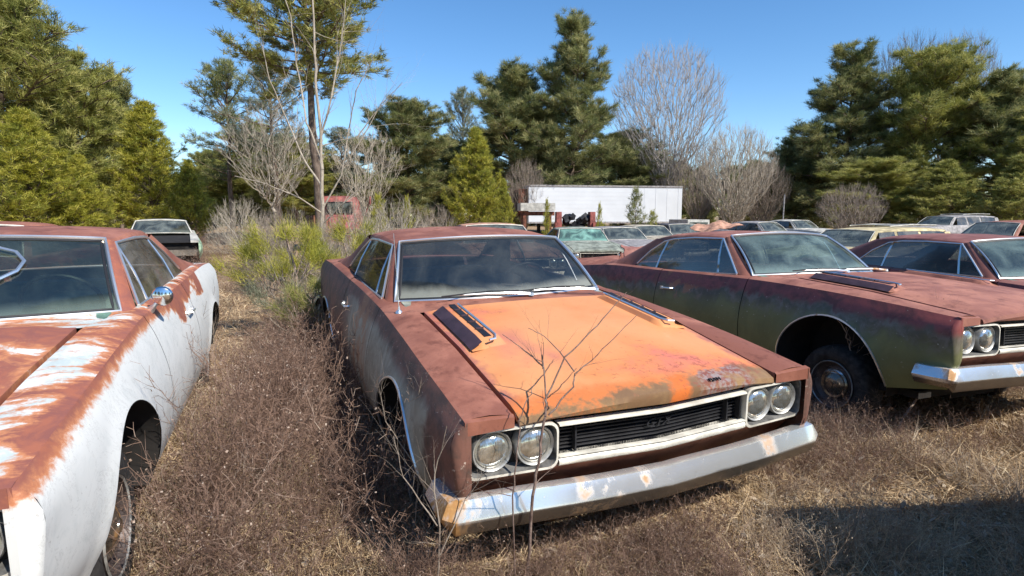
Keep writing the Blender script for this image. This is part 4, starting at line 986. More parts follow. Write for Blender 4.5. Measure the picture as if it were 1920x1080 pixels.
for k,(x,y,kd,sc) in enumerate([(-26,-22,'roundb',.9),(-14,-30,'round',1.),(-3,-27,'roundb',.85),(8,-33,'round',.95),(19,-28,'roundb',.8),(30,-20,'round',.8),(-34,-8,'round',.9),(38,-4,'roundb',.9)]):
    r=empty('pine_tree',(x,y,gz(x,y)),(0,0,k*1.3)); r.scale=(sc*1.3,sc*1.3,sc*.9); tag(r,'pine in the row behind the viewer, out of the frame','pine tree','pines behind the viewer')
    for nm_,me,mm in (('trunk',PM[kd][0],[B_P]),('crown',PM[kd][1],[N_M,B_P])):
        o=bpy.data.objects.new(nm_,me); COL.objects.link(o); o.parent=r
        for i_,q in enumerate(mm): o.material_slots[i_].link='OBJECT'; o.material_slots[i_].material=q
def m_wood():
    return N_D
# far wood as one mass
rng=np.random.default_rng(99); cv=np.zeros(len(PM['round'][1].vertices)*3,np.float32); PM['roundb'][1].vertices.foreach_get if False else PM['round'][1].vertices.foreach_get('co',cv)
cv=cv.reshape(-1,3); src=PM['round'][1]; nt3=sum(1 for p in src.polygons if len(p.vertices)==3); sub=cv[:nt3*3].reshape(-1,3,3)[::3]
sub=sub.copy(); cen=sub.mean(1,keepdims=True); sub=cen+(sub-cen)*2.0; VV=[]
for u in np.arange(-1300,3200,36):
    D=rng.uniform(62,82); x=(u+rng.normal(0,12)-960)/FPX*D; h=(1.485+(405-rng.uniform(312,352))/FPX*D-.9)
    s=h/10.5; a=rng.uniform(0,6.28); R_=A([[math.cos(a),-math.sin(a),0],[math.sin(a),math.cos(a),0],[0,0,1]])
    q=sub.reshape(-1,3)@R_.T*A([s*1.2,s*1.2,s*1.1])+A([x,D,gz(x,D)-3.6*s]); VV.append(q)
VV=np.concatenate(VV); o=link('distant_wood',npmesh('distant wood',VV,F3=np.arange(len(VV)).reshape(-1,3),tone=np.repeat(rng.random(len(VV)//3),3)),[N_D]); tag(o,'dark pine wood closing the view behind the yard','wood',kind='stuff')
# ---------------------------------------------------------------- bare trees
def bare_mesh(nm,seed,H,levels,nfork,ang,len0,rad0,fan=0.,maxseg=9000,sub=4,gnarl=.08,shrink=.72,up=.15,pb=.75):
    rng=np.random.default_rng(seed); P0=[];P1=[];R0=[];R1=[]; LV=[]
    def grow(p,d,ln,r,lv):
        if len(P0)>maxseg: return
        n=sub; q=p
        for i in range(n):
            d=unit(d+rng.normal(0,gnarl,3)+A([0,0,up*.25])); e=q+d*ln/n; r2=r*(1-.32/n*(1.0+i*.1))
            P0.append(q);P1.append(e);R0.append(r);R1.append(r2);LV.append(lv); q=e; r=r2
            if lv<levels and i>=1 and rng.random()<pb:
                ax=unit(np.cross(d,rng.normal(0,1,3))); a=ang*rng.uniform(.6,1.3); d2=unit(d*math.cos(a)+ax*math.sin(a)+A([0,0,up])); grow(q,d2,ln*shrink*rng.uniform(.6,1.0),r*.6,lv+1)
        if lv<levels:
            for k in range(nfork):
                ax=unit(np.cross(d,rng.normal(0,1,3))); a=ang*rng.uniform(.3,1.); d2=unit(d*math.cos(a)+ax*math.sin(a)+A([0,0,up])); grow(q,d2,ln*shrink*rng.uniform(.75,1.1),r*.72,lv+1)
    grow(A([0,0,-.2]),A([0,0,1.]),len0,rad0,0)
    P0=A(P0);P1=A(P1);R0=A(R0);R1=A(R1);LV=A(LV); m=LV<=1
    V,F=tubes_np(P0[m],P1[m],R0[m],R1[m],7); t=npmesh(nm+' trunk',V,F4=F,smooth=True)
    V,F=tubes_np(P0[~m],P1[~m],R0[~m],R1[~m],3); c=npmesh(nm+' crown',V,F4=F); 
    zt=max(P1[:,2]); wr=np.percentile(np.hypot(P1[:,0],P1[:,1]),97); return t,c,zt,wr
def colony(nm,seed,H,R,fork,n,shape='fan',rtip=.008,twig=.35,pexp=2.3,stems=1):
    """bare tree grown by joining points of the crown to the nearest limb"""
    r=np.random.default_rng(seed); pts=[]
    while len(pts)<n:
        p=r.uniform(-1,1,3); q=np.linalg.norm(p)
        if q>1 or r.random()>q**1.5+.08: continue
        z=fork+(H-fork)*(p[2]*.5+.5)
        if shape=='fan':
            f=(z-fork)/(H-fork); w_=R*min(1,(f*1.9+.05))*math.sqrt(max(0,1-max(0,(f-.55)/.45)**2.2)); a=r.uniform(0,2*PI); rr=w_*r.random()**.42; pts.append((rr*math.cos(a),rr*math.sin(a),z))
        else: pts.append((p[0]*R,p[1]*R,fork+(H-fork)*abs(p[2])))
    T=[(0,0,-.2)]+[(r.normal(0,.03)*k,r.normal(0,.03)*k,fork*k/4) for k in range(1,5)] if stems==1 else [(0,0,-.1)]
    N=[A(t) for t in T]; par=[-1]+list(range(len(T)-1)); path=[0.]
    for i in range(1,len(N)): path.append(path[-1]+np.linalg.norm(N[i]-N[i-1]))
    top=N[-1]; pts=A(pts); pts=pts[np.argsort(np.linalg.norm(pts-top,axis=1)+.3*np.abs(pts[:,2]-top[2]))]
    X=np.zeros((len(N)+n,3)); X[:len(N)]=A(N); Pl=np.zeros(len(X)); Pl[:len(N)]=path; m=len(N); s0=0 if stems>1 else len(T)-1
    for p in pts:
        d=np.linalg.norm(X[s0:m]-p,axis=1); up=np.maximum(0,X[s0:m,2]-p[2]+.0)
        j=s0+int(np.argmin(d+.75*Pl[s0:m]+1.5*up)); X[m]=p; Pl[m]=Pl[j]+np.linalg.norm(X[j]-p); par.append(j); m+=1
    wgt=np.zeros(m)
    kids=np.zeros(m,int)
    for i in range(1,m): kids[par[i]]+=1
    wgt[kids==0]=1
    for i in range(m-1,0,-1): wgt[par[i]]+=wgt[i]
    rad_=rtip*np.maximum(wgt,1)**(1/pexp); P0=[];P1=[];R0=[];R1=[];big=[]
    for i in range(1,m):
        j=par[i]; a,b=X[j],X[i]; mid=(a+b)/2+r.normal(0,.05,3)*np.linalg.norm(b-a)+A([0,0,-.03*np.linalg.norm(b-a)]) ; ra=min(rad_[j],rad_[i]*1.35)
        for u_,v_,x_,y_ in ((a,mid,ra,(ra+rad_[i])/2),(mid,b,(ra+rad_[i])/2,rad_[i])): P0.append(u_);P1.append(v_);R0.append(x_);R1.append(y_);big.append(wgt[i]>n*.05)
        if wgt[i]<=3:
            d=unit(b-a+A([0,0,.3*np.linalg.norm(b-a)]))
            for k in range(4):
                e=unit(d+r.normal(0,.38,3)); l=twig*r.uniform(.5,1.3); e=unit(e+A([0,0,.5])); s_=a+(b-a)*r.uniform(.2,1); m2=s_+e*l*.5; P0+=[s_,m2];R0+=[rtip*.7,rtip*.5];R1+=[rtip*.5,rtip*.25];P1+=[m2,m2+unit(e+r.normal(0,.25,3)+A([0,0,.2]))*l*.5]; big+=[False,False]
    P0=A(P0);P1=A(P1);R0=A(R0);R1=A(R1);g=A(big)
    V,F=tubes_np(P0[g],P1[g],R0[g],R1[g],7); t=npmesh(nm+' trunk',V,F4=F,smooth=True); V,F=tubes_np(P0[~g],P1[~g],R0[~g],R1[~g],3); return t,npmesh(nm+' crown',V,F4=F),H,R
def bare_tree(label,u,vtop,D,ms,bark,wpx,rz=0,name='bare_tree',cat='bare tree',group='leafless trees',rot=(0,0)):
    t,c,zt,wr=ms; x=(u-960)/FPX*D; z=gz(x,D); s=(unproj(u,vtop,D)[2]-z)/zt; sx=(wpx/FPX*D)/(2*wr); r=empty(name,(x,D,z),(rot[0],rot[1],rz)); r.scale=(sx,sx,s); tag(r,label,cat,group)
    for nm_,me in (('trunk',t),('crown',c)):
        o=bpy.data.objects.new(nm_,me); COL.objects.link(o); o.parent=r
        if not me.materials: me.materials.append(None)
        o.material_slots[0].link='OBJECT'; o.material_slots[0].material=bark
    return r
BIG=colony('bare oak',5,14,4.6,3.0,2600,'fan',.009,.7,pexp=2.1)
LGT=colony('light bare tree',15,9,3.2,1.5,700,'fan',.009,.5)
SHR=colony('bare shrub',8,6,3.,.5,1500,'fan',.009,.5)
THK=colony('bare thicket',9,2.2,1.5,.12,700,'dome',.0045,.28,stems=3)
bare_tree('tall fan-shaped bare tree behind the right end of the white trailer',1243,84,50,BIG,m_bark('pale grey twig bark',(.42,.38,.34,1),(.30,.26,.23,1)),215)
bare_tree('brown bare shrub tree right of the trailer',1372,235,38,SHR,B_W,150,.6)
bare_tree('rounded grey bare tree behind the brown shrub tree',1305,262,48,SHR,B_G,115,2.1)
bare_tree('second brown shrub tree touching the dark pines on the right',1425,300,41,SHR,B_G,95,3.1)
bare_tree('bare treetop showing above the right hand pines, left one',1680,62,46,BIG,B_G,150,1.)
bare_tree('bare treetop showing above the right hand pines, right one',1770,62,45,BIG,B_G,140,2.7)
bare_tree('bare shrub in front of the dark pines left of the grey wagon',1590,345,30,SHR,B_G,120,4)
bare_tree('thin bare shrub at the left foot of the trailer',985,300,44,SHR,B_G,80,3)
bare_tree('wide grey bare tree behind the pale tree trunk, left of the path end',520,190,33,LGT,B_W,190,2)
bare_tree('grey bare tree right of the tall pine trunk',690,235,30,LGT,B_W,140,5)
for k,(lb,u,v,D,wp,bk) in enumerate([('pale bare thicket in front of the red truck cab',655,372,13.,150,B_W),('bare thicket right of the red truck cab',745,372,15.,150,B_W),('bare thicket at the left end of the brush beyond the path',455,372,20.,130,B_W),
  ('low bare thicket between the path and the pale tree',535,385,14.5,150,B_G),('brown thicket beside the rear window of the orange-hooded car',620,410,9.5,130,B_G),('small bare thicket nearest the path bend',505,430,11.,120,B_G),('thicket behind the roof of the orange-hooded car',815,385,19,110,B_G)]):
    bare_tree(lb,u,v,D,THK,bk,wp,k*1.1,'bare_bush','bush','bare bushes along the path')
# pale tree with upswept limbs by the path: built limb by limb
def limb_tree(name,label,cat,limbs,bark,seed,twigs=5,tl=.5,group=None,wig=.04):
    rng=np.random.default_rng(seed); base=A(limbs[0][0][0]); r=empty(name,tuple(base)); tag(r,label,cat,group); tr=([],[],[],[]); cr=([],[],[],[])
    for li,(pts,r0,r1) in enumerate(limbs):
        pts=A(pts,dtype=float)-base; k=len(pts); tt=np.linspace(0,k-1,(k-1)*4+1); Q=np.stack([np.interp(tt,np.arange(k),pts[:,j]) for j in range(3)],1)
        ln=np.linalg.norm(np.diff(pts,axis=0),axis=1).sum(); Q[1:-1]+=rng.normal(0,wig*ln/12,Q[1:-1].shape); rr=np.linspace(r0,r1,len(Q))
        dst=tr if li==0 else cr
        dst[0].extend(Q[:-1]);dst[1].extend(Q[1:]);dst[2].extend(rr[:-1]);dst[3].extend(rr[1:])
        for q in range(int(twigs*(1 if li else 1.2))):
            i=rng.integers(len(Q)//3,len(Q)-1); d=unit(Q[i+1]-Q[i]); p=Q[i]; a=unit(d*.8+rng.normal(0,.6,3)+A([0,0,.35])); l=tl*rng.uniform(.4,1.2); rad_=rr[i]*.45
            for z in range(5):
                a=unit(a+rng.normal(0,.13,3)+A([0,0,.05])); e=p+a*l/5; cr[0].append(p);cr[1].append(e);cr[2].append(rad_);cr[3].append(rad_*.72); 
                if rng.random()<.6:
                    a2=unit(a+rng.normal(0,.6,3)); cr[0].append(e);cr[1].append(e+a2*l*.3);cr[2].append(rad_*.5);cr[3].append(rad_*.25)
                p=e; rad_*=.72
    for nm_,s_,n in (('trunk',tr,8),('crown',cr,5)):
        V,F=tubes_np(*s_,n=n); link(nm_,npmesh(name+' '+nm_,V,F4=F,smooth=True),[bark],r)
    return r
D=13.5
def U(u,v,d=D): return tuple(unproj(u,v,d))
limb_tree('bare_tree','pale barked bare tree with upswept limbs standing before the tall pine','bare tree',[
 ([(U(604,470)[0],D,gz(U(604,470)[0],D)-.1),U(603,430),U(604,340),U(601,250),U(592,150),U(588,60),U(584,-60)],.052,.016),
 ([U(604,350),U(570,300),U(540,230),U(505,150,13.2),U(490,80,13.)],.026,.008),
 ([U(603,300),U(575,230),U(556,120,13.8),U(545,30,13.8),U(520,-40,13.8)],.024,.008),
 ([U(606,390),U(640,330),U(655,240),U(668,170,13.2),U(700,110,13.2)],.022,.007),
 ([U(660,290,13.3),U(690,240,13.3),U(715,195,13.3),U(755,155,13.3)],.016,.005),
 ([U(668,260,13.3),U(700,215,13.3),U(735,180,13.3)],.016,.005),
 ([U(604,400),U(560,370,13.),U(500,345,12.7),U(440,330,12.7)],.022,.007),
 ([U(601,260),U(622,180),U(640,80,13.8),U(648,0,13.8)],.026,.008),
 ([U(605,420),U(645,380,13.2),U(700,330,13.2),U(745,300,13.)],.020,.006),
 ],B_W,4,11,1.2,wig=.02)
# ---------------------------------------------------------------- twiggy bushes near the path
def bush(label,u,D,n,h,spread,bark,seed,rise=.6,tw=7,thick=.012,group='bare bushes along the path',cat='bush',name='bare_bush',tl=.35):
    rng=np.random.default_rng(seed); x=(u-960)/FPX*D; z=gz(x,D); L_=[]
    for k in range(n):
        a=rng.uniform(0,2*PI); rr=spread*rng.uniform(.3,1); hh=h*rng.uniform(.5,1)
        p0=(x,D,z-.03) ; p1=(x+rr*.35*math.cos(a),D+rr*.35*math.sin(a),z+hh*rise*.7); p2=(x+rr*math.cos(a),D+rr*math.sin(a),z+hh); L_.append(([p0,p1,p2],thick,thick*.3))
    return limb_tree(name,label,cat,L_,bark,seed,tw,tl,group,.35)
bush('tangled pale bare bush in front of the red truck cab',668,11.5,12,1.55,1.0,B_W,31,tl=.6)
bush('bare twiggy bush right of the path behind the young pine',575,9.5,12,1.35,.9,B_W,32)
bush('leaning bare branches at the far left side of the path',470,17,10,1.6,1.6,B_W,33,tl=.7,thick=.02)
bush('pale dead bush between the red cab and the orange-hooded car',720,14,12,1.7,1.3,B_W,34,tl=.7,thick=.018)
bush('low grey bush beside the rear fender of the orange-hooded car',560,6.9,14,1.0,.75,B_G,35)
bush('low thorny bush close to the left door of the orange-hooded car',590,5.9,10,.75,.5,B_G,36)
# young pine with long needles leaning beside the orange-hooded car
def long_needle_pine(sd,u,D,sc,label,mats_):
    rng=np.random.default_rng(sd); x,y=(u-960)/FPX*D,D; z=gz(x,y)
    r=empty('pine_sapling',(x,y,z)); r.scale=(sc,sc,sc*.88); tag(r,label,'sapling')
    P0=[];P1=[];R0=[];R1=[];CN=[];DN=[];CY=[];DY=[]
    st=[A([0,0,-.05]),A([.05,0,.35]),A([.0,.05,.8]),A([-.08,0,1.25])]
    V,F=tubes_np(st[:-1],st[1:],[.022,.018,.012],[.018,.012,.006],7); link('trunk',npmesh('sapling trunk',V,F4=F,smooth=True),[B_S],r)
    ends=[(-.45,-.1,.95,1),(.42,.0,1.02,1),(-.25,.1,.75,0),(.35,.15,.62,0),(.15,-.25,.55,0),(-.1,-.2,.85,1),(.55,-.15,.68,0),(-.6,.2,.6,0),(.1,.3,1.0,1),(-.08,0,1.28,1),(.30,-.3,.40,0),(.0,-.35,.40,0),(.62,.1,.45,0),(-.3,-.3,.5,0),(.5,-.3,.3,0),(.2,-.45,.25,0),(-.5,.1,1.05,1),(-.35,-.2,1.15,1),(.25,-.1,1.2,1),(-.7,-.1,.8,1),(.45,-.4,.45,0)]
    for ex,ey,ez,yl in ends:
        p=A([0,0,ez*.55]); e=A([ex,ey,ez]); q=[p+(e-p)*t+rng.normal(0,.02,3) for t in (0,.33,.66,1)]
        P0+=q[:-1];P1+=q[1:];R0+=[.008,.006,.005];R1+=[.006,.005,.003]
        for k in range(9):
            c=q[-1]+(q[-2]-q[-1])*rng.uniform(0,1.2)+rng.normal(0,.03,3); d=unit(e-p+A([0,0,.4])+rng.normal(0,.4,3)*np.linalg.norm(e-p)); (CY if yl else CN).append(c); (DY if yl else DN).append(d)
    VY,FY,tY=needles(rng,A(CY),A(DY),34,.20,.0045,.6); VN,FN,tN=needles(rng,A(CN),A(DN),28,.20,.0045,.65); VT,FT=tubes_np(P0,P1,R0,R1,5)
    link('needle_tuft',npmesh('sapling bright needles',VY,F3=FY,tone=tY),[mats_[0]],r); link('needle_tuft',npmesh('sapling green needles',VN,F3=FN,tone=tN),[mats_[1]],r); link('branch',npmesh('sapling branches',VT,F4=FT),[B_S],r)
long_needle_pine(41,548,7.2,1.2,'twiggy pine sapling with long yellow needle tufts left of the orange-hooded car',(N_Y,N_G))
long_needle_pine(43,600,6.2,.72,'darker low pine sapling pressed against the rear side of the orange-hooded car',(N_M,N_D))
long_needle_pine(47,650,8.4,1.25,'yellow tufted pine sapling behind the rear fender of the orange-hooded car',(N_Y,N_M))
B_D=m_bark('reddish brown sapling bark',(.16,.10,.08,1),(.30,.22,.18,1),40)
# bare sapling in front of the orange-hooded car
def W(u,v,d): return tuple(unproj(u,v,d))
g0=unproj(985,1035,2.2); gb=(g0[0],2.2,gz(g0[0],2.2)-.03)
limb_tree('bare_sapling','thin forked bare sapling growing in front of the grille and hood of the orange-hooded car','sapling',[
 ([gb,W(1000,930,2.08),W(1012,850,2.08),W(1022,780,2.11),W(1026,740,2.15)],.0062,.0042),
 ([W(1024,750,2.14),W(1020,690,2.2),W(1000,670,2.24),W(975,650,2.28),W(942,627,2.3)],.0036,.0014),
 ([W(1019,692,2.2),W(1016,665,2.22)],.0045,.003),
 ([W(1026,742,2.15),W(1060,670,2.22),W(1110,620,2.3),W(1150,575,2.36),W(1175,548,2.4)],.0038,.0013),
 ([W(1028,778,2.11),W(1075,725,2.17),W(1078,700,2.2),W(1110,675,2.24),W(1150,635,2.3),W(1195,590,2.36)],.0036,.0012),
 ([W(1077,697,2.2),W(1050,660,2.24),W(1020,630,2.26),W(990,615,2.26)],.003,.0012),
 ],B_D,51,3,.16,None,.03)
g1=unproj(968,985,2.27)
limb_tree('bare_sapling','slender bare stem left of the forked sapling, crossing the inner headlight','sapling',[
 ([(g1[0],2.15,gz(g1[0],2.15)-.02),W(960,930,2.05),W(971,850,2.05),W(974,790,2.08),W(990,745,2.11),W(1003,720,2.14)],.0032,.0014),
 ([W(958,930,2.05),W(940,926,2.03),W(905,922,2.0)],.002,.001)],B_D,52,3,.10,None,.04)
for i,(pts,lb) in enumerate([([(1655,790,4.0),(1680,740,4.05),(1650,690,4.1),(1655,640,4.1),(1630,600,4.1)],'thin bare sapling left of the wheel opening of the green coupe'),
     ([(1740,800,3.75),(1770,740,3.8),(1795,700,3.8),(1810,620,3.8),(1830,560,3.85)],'thin bare sapling against the front fender of the green coupe')]):
    q=unproj(pts[0][0]-60,pts[0][1],pts[0][2]); 
    limb_tree('bare_sapling',lb,'sapling',[([(q[0],q[1],gz(q[0],q[1])-.02)]+[W(a-60,b,c) for a,b,c in pts[1:]],.009,.003)],B_S,60+i,9,.22,None,.15)
# ---------------------------------------------------------------- grass and weeds
CARS=[(-.285,4.573,-1.159),(2.574,5.832,-1.176),(5.459,6.593,-1.29),(-2.889,3.206,-1.197)]
def in_car(x,y,mx=2.30,my=.86):
    r=np.zeros(len(x),bool)
    for cx,cy,a in CARS:
        lx=(x-cx)*math.cos(a)+(y-cy)*math.sin(a); ly=-(x-cx)*math.sin(a)+(y-cy)*math.cos(a); r|=(np.abs(lx+.18)<mx+.12)&(np.abs(ly)<my)
    return r
def m_straw(name,a,b,c,tr=.25):
    m=M(name,.8,0,.2); t=m.nd('ShaderNodeAttribute',attribute_name='tone').outputs['Fac']; m.co(); n=m.noise(.8,4,.6); n2=m.noise(.25,3)
    col=m.mix(m.sm(m.mt('ADD',t,m.mt('MULTIPLY',m.mt('SUBTRACT',n,.5),.9)),.2,.6),a,b); col=m.mix(m.sm(m.mt('ADD',t,m.mt('MULTIPLY',m.mt('SUBTRACT',n2,.5),.5)),.62,1.05),col,c)
    m.fin(col); q=m.nd('ShaderNodeBsdfTranslucent',{0:col}); x=m.nd('ShaderNodeMixShader',{0:tr,1:m.b.outputs[0],2:q.outputs[0]}); m.nt.links.new(x.outputs[0],m.out.inputs[0]); return m.mat
S_G=m_straw('matted straw',(.34,.23,.13,1),(.62,.47,.29,1),(.82,.70,.48,1)); S_W=m_straw('brown dead weed stems',(.13,.080,.06,1),(.28,.18,.13,1),(.56,.45,.36,1)); 
S_L=m_straw('pale dead stalks',(.24,.17,.12,1),(.44,.34,.24,1),(.66,.56,.42,1))
def scatter(rng,n,x0,x1,y0,y1,pw=1.0):
    """more points near the viewer"""
    u=rng.random(n); 
    y=(y0**(1-pw)+u*(y1**(1-pw)-y0**(1-pw)))**(1/(1-pw)) if pw!=1 else y0*(y1/y0)**u
    x=rng.uniform(x0,x1,n); return x,y
def blades(rng,x,y,l,wd,flat=.25):
    n=len(x); z=ground_z(x,y)-.01; a=rng.uniform(0,2*PI,n); el=np.clip(rng.normal(flat,.35,n),.02,1.45); 
    d=np.stack([np.cos(a)*np.cos(el),np.sin(a)*np.cos(el),np.sin(el)],1); s=np.stack([-np.sin(a),np.cos(a),np.zeros(n)],1)*(wd[:,None]*.5)
    s=s+np.c_[np.zeros(n),np.zeros(n),rng.uniform(-.5,.5,n)*wd]
    b=np.stack([x,y,z+rng.uniform(0,.03,n)],1); d2=unit(d+np.c_[rng.normal(0,.35,(n,2)),rng.normal(-.25,.3,n)])
    m=b+d*(l*.55)[:,None]; t=m+d2*(l*.5)[:,None]; t[:,2]=np.maximum(t[:,2],ground_z(t[:,0],t[:,1])+.002); m[:,2]=np.maximum(m[:,2],b[:,2]+.004)
    V=np.stack([b-s,b+s,m+s*.8,m-s*.8,t],1).reshape(-1,3); k=np.arange(n)[:,None]*5
    return V,k+A([[3,2,4]]),k+A([[0,1,2,3]])
rng=np.random.default_rng(3)
def grass_obj(name,label,x,y,l,wd,flat,mat,tone):
    V,F3,F4=blades(rng,x,y,l,wd,flat); o=link(name,npmesh(name,V,F3=F3,F4=F4,tone=np.repeat(tone,5)),[mat]); tag(o,label,'grass',kind='stuff')
xs,ys=[],[]
for (n,a,b,c,d) in ((200000,-3.2,4.8,1.9,5.5),(90000,-7,9,5,12),(70000,-18,24,11,40)):
    x,y=scatter(rng,n,a,b,c,d,1.6); xs.append(x);ys.append(y)
xs.append(rng.uniform(-5,5,60000)); ys.append(rng.uniform(-2.5,1.95,60000))
x=np.concatenate(xs);y=np.concatenate(ys); pat=.5+.5*np.sin(x*2.1+np.sin(y*1.7)*1.5)*np.sin(y*2.6+x)
keep=rng.random(len(x))<.45+.55*pat; x,y,pat=x[keep],y[keep],pat[keep]; n=len(x)
grass_obj('dry_grass','matted straw coloured dead grass covering the yard',x,y,rng.uniform(.05,.16,n)*(.7+.6*pat)*(1+np.maximum(y,0)*.03),.0022*(1+np.maximum(y,0)*.28)*rng.uniform(.7,1.4,n),.22,S_G,np.clip(rng.normal(.42,.22,n),0,1))
# weed plants
def weed_variant(seed,h,nst,ntw):
    r=np.random.default_rng(seed); P0=[];P1=[];W0=[];W1=[];T=[]; H0=[]
    def seg(a,b,w0,w1,t): P0.append(a);P1.append(b);W0.append(w0);W1.append(w1);T.append(t)
    for s in range(nst):
        a=r.uniform(0,2*PI); ln=r.uniform(.12,.65); d=unit(A([math.cos(a)*ln,math.sin(a)*ln,1.])); p=A([r.normal(0,.02),r.normal(0,.02),-.02]); L_=h*r.uniform(.55,1.1); n=6; t0=r.uniform(.2,.6)
        for i in range(n):
            d=unit(d+r.normal(0,.10,3)+A([0,0,-.02*i])); e=p+d*L_/n; seg(p,e,.0030*(1-i*.1),.0030*(1-(i+1)*.1),t0); p=e
            if i>=1:
                for k in range(ntw):
                    b=unit(d*.7+r.normal(0,.55,3)); q=p.copy(); l2=L_*r.uniform(.10,.30)*(1.2-i*.1)
                    for j in range(3):
                        b=unit(b+r.normal(0,.25,3)+A([0,0,.05])); f=q+b*l2/3; seg(q,f,.0017,.0012,t0+r.normal(0,.1)); q=f
                        if r.random()<.55: g=unit(b+r.normal(0,.7,3)); seg(f,f+g*l2*.28,.0012,.0010,t0+.1)
                    if r.random()<.16: seg(q,q+unit(r.normal(0,1,3))*.007,.005,.005,.85)
    P0=A(P0);P1=A(P1);W0=A(W0)[:,None];W1=A(W1)[:,None]; s=unit(np.cross(P1-P0,r.normal(0,1,P0.shape)))
    return np.stack([P0-s*W0*.5,P0+s*W0*.5,P1+s*W1*.5,P1-s*W1*.5],1).reshape(-1,3),np.repeat(np.clip(T,0,1),4)
WV=[weed_variant(s,.5,7,3) for s in (1,2,3,4,5)]
def place_weeds(name,label,x,y,sc,mat,cat='weeds',thick=1.0):
    VV=[];TT=[]; kind=rng.integers(0,5,len(x))
    for k in range(5):
        i=np.where(kind==k)[0]; 
        if not len(i): continue
        v,t=WV[k]; a=rng.uniform(0,2*PI,len(i)); c,s=np.cos(a),np.sin(a); S=sc[i][:,None]
        X=(v[None,:,0]*c[:,None]-v[None,:,1]*s[:,None])*S+x[i][:,None]; Y=(v[None,:,0]*s[:,None]+v[None,:,1]*c[:,None])*S+y[i][:,None]
        Z=v[None,:,2]*S*rng.uniform(.8,1.15,(len(i),1))+ground_z(x[i],y[i])[:,None]
        VV.append(np.stack([X,Y,Z],-1).reshape(-1,3)); TT.append((t[None]+rng.normal(0,.12,(len(i),1))).ravel())
    V=np.concatenate(VV); o=link(name,npmesh(name,V,F4=np.arange(len(V)).reshape(-1,4),tone=np.clip(np.concatenate(TT),0,1)),[mat]); tag(o,label,cat,kind='stuff')
def region(n,fn,x0,x1,y0,y1,car=True):
    x=rng.uniform(x0,x1,n); y=rng.uniform(y0,y1,n); k=fn(x,y); x,y=x[k],y[k]
    if car: k=~in_car(x,y); x,y=x[k],y[k]
    return x,y
# aisle between the white and the orange-hooded car: dense brown weeds
def aisle(x,y):
    c=-.62-.43*(y-2.3)+np.where(y<3.2,0,0)       # left flank of the middle car
    l=-1.65-.30*(y-2.3)
    return (x<c+.25)&(x>l-.1*np.sin(y*3))&(rng.random(len(x))<np.clip((x-l)/.55,0.08,1))
x,y=region(3600,aisle,-4.2,.6,2.0,7.2)
cl=.5+.5*np.sin(x*4.1+np.sin(y*3.3)*2)*np.sin(y*3.7+1.3*x); kk=rng.random(len(x))<.25+.75*cl; x,y,cl=x[kk],y[kk],cl[kk]
place_weeds('dead_weeds','dense brown dead weeds with tiny seed heads between the white and the orange-hooded cars',x,y,rng.uniform(.5,1.0,len(x))*(.9+.7*cl)*np.clip(1.1-(y-2.2)*.03,.8,1.1),S_W)
x,y=region(110,aisle,-3.2,.4,2.2,6.)
place_weeds('tall_stalks','taller pale stalks rising above the dead weeds between the two cars',x,y,rng.uniform(1.3,1.75,len(x)),S_W)
x1,y1=region(260,lambda x,y:(y>1.9)&(y<2.25+.3*(x+.2)),-.5,.9,1.95,2.5,True)
x2,y2=region(1500,lambda x,y:(y>2.9+.42*(x-1.3)-.2)&(y<4.6+.42*(x-1.3)),1.3,4.8,2.9,5.2,True)
x=np.r_[x1,x2];y=np.r_[y1,y2]; place_weeds('low_weeds','low tangled dead weeds under the bumpers and by the green coupe wheel',x,y,rng.uniform(.25,.7,len(x)),S_W)
x,y=region(420,lambda x,y:(y>1.9)&(x>1.15+.5*np.sin(y*5)*.4)&(rng.random(len(x))<np.clip((3.3-y)*1.1,.1,1)),.9,3.8,1.95,3.4,False)
place_weeds('foreground_weeds','thin dead stalks in the shaded grass at the lower right corner',x,y,rng.uniform(.3,.75,len(x)),S_L)
def behind(x,y): return (np.abs(x)<.95*y)&~((x<-.2*y-1.0)&(x>-.34*y-1.2))
x,y=region(2600,behind,-16,22,6.5,24)
place_weeds('field_weeds','brown dead weeds growing among the junked cars further back',x,y,rng.uniform(.6,1.35,len(x))*(1+y*.02),S_W)

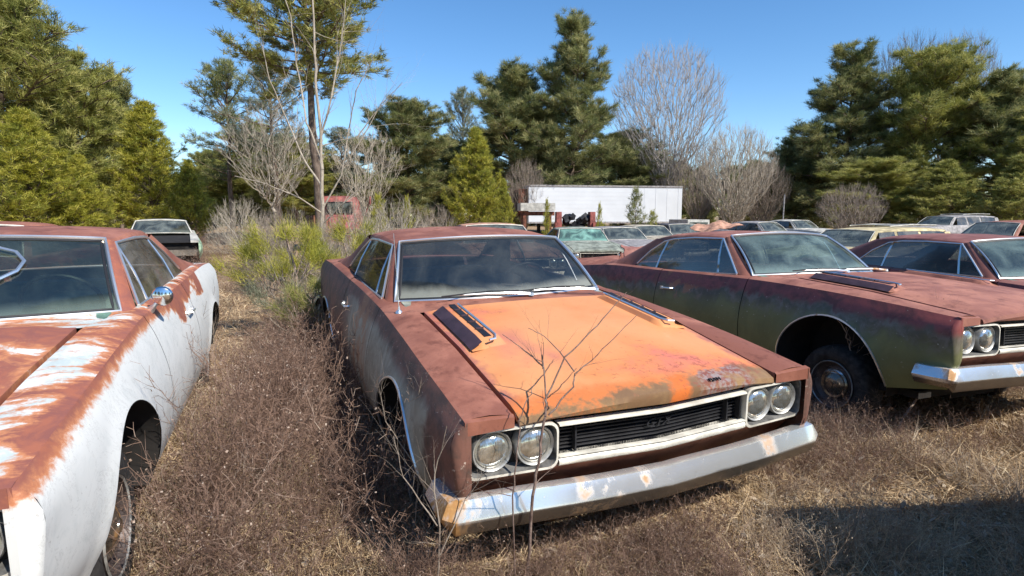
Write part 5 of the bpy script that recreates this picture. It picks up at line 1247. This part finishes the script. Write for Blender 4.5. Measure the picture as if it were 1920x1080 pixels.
for i,(u,v,D,hh,lb) in enumerate([(330,700,4.3,.95,'wispy bare stem rising in front of the door of the white coupe'),(385,640,5.0,.85,'wispy bare stem in front of the rear fender of the white coupe'),(235,900,2.9,.7,'small bare stem by the front wheel of the white coupe'),(800,960,2.0,.75,'dry branching stem left of the bumper end of the orange-hooded car'),(760,830,2.5,.8,'dry branching stem in front of the wheel opening of the orange-hooded car')]):
    x=(u-960)/FPX*D; z=gz(x,D); limb_tree('dry_stem',lb,'weed',[([(x,D,z-.02),(x+.03,D,z+hh*.4),(x+.01,D+.02,z+hh*.75),(x+.06,D,z+hh)],.0045,.0015),([(x+.03,D,z+hh*.35),(x+.12,D+.05,z+hh*.6),(x+.2,D,z+hh*.8)],.003,.001),([(x+.02,D,z+hh*.5),(x-.1,D,z+hh*.75),(x-.13,D,z+hh*.95)],.003,.001)],B_G,80+i,8,.22,'single dry stems',.08)

# leaf litter and coarse clumps
n=9000; x,y=scatter(rng,n,-3.5,4.6,1.95,8,1.6); z=ground_z(x,y)+rng.uniform(.01,.06,n); a=rng.uniform(0,6.28,n); tl=rng.normal(0,.5,(n,2)); sz=rng.uniform(.008,.022,n)*(1+y*.05)
U_=np.stack([np.cos(a),np.sin(a),tl[:,0]],1)*sz[:,None]; W_=np.stack([-np.sin(a),np.cos(a),tl[:,1]],1)*sz[:,None]*.55; c_=np.stack([x,y,z],1)
V=np.stack([c_-U_,c_-W_,c_+U_,c_+W_+A([0,0,.004])],1).reshape(-1,3); o=link('leaf_litter',npmesh('leaf litter',V,F4=np.arange(len(V)).reshape(-1,4),tone=np.repeat(rng.random(n),4)),[S_L]); tag(o,'small dry fallen leaves scattered over the grass','leaves',kind='stuff')
def clump(cx,cy,n,r0,ll,wd):
    a=rng.uniform(0,6.28,n); r=r0*np.sqrt(rng.random(n)); return cx+r*np.cos(a),cy+r*np.sin(a),np.full(n,ll)*rng.uniform(.6,1.2,n),np.full(n,wd)
cs=[clump(rng.uniform(-3.2,4.5),rng.uniform(2.0,7.5),int(rng.uniform(40,110)),.10,rng.uniform(.16,.34),.0036) for k in range(150)]
x,y,l,wd=[np.concatenate(q) for q in zip(*cs)]; k=~in_car(x,y,2.2,.8); x,y,l,wd=x[k],y[k],l[k],wd[k]
grass_obj('grass_clumps','coarser pale grass clumps standing in the matted straw',x,y,l,wd,.95,S_L,np.clip(rng.normal(.5,.25,len(x)),0,1))
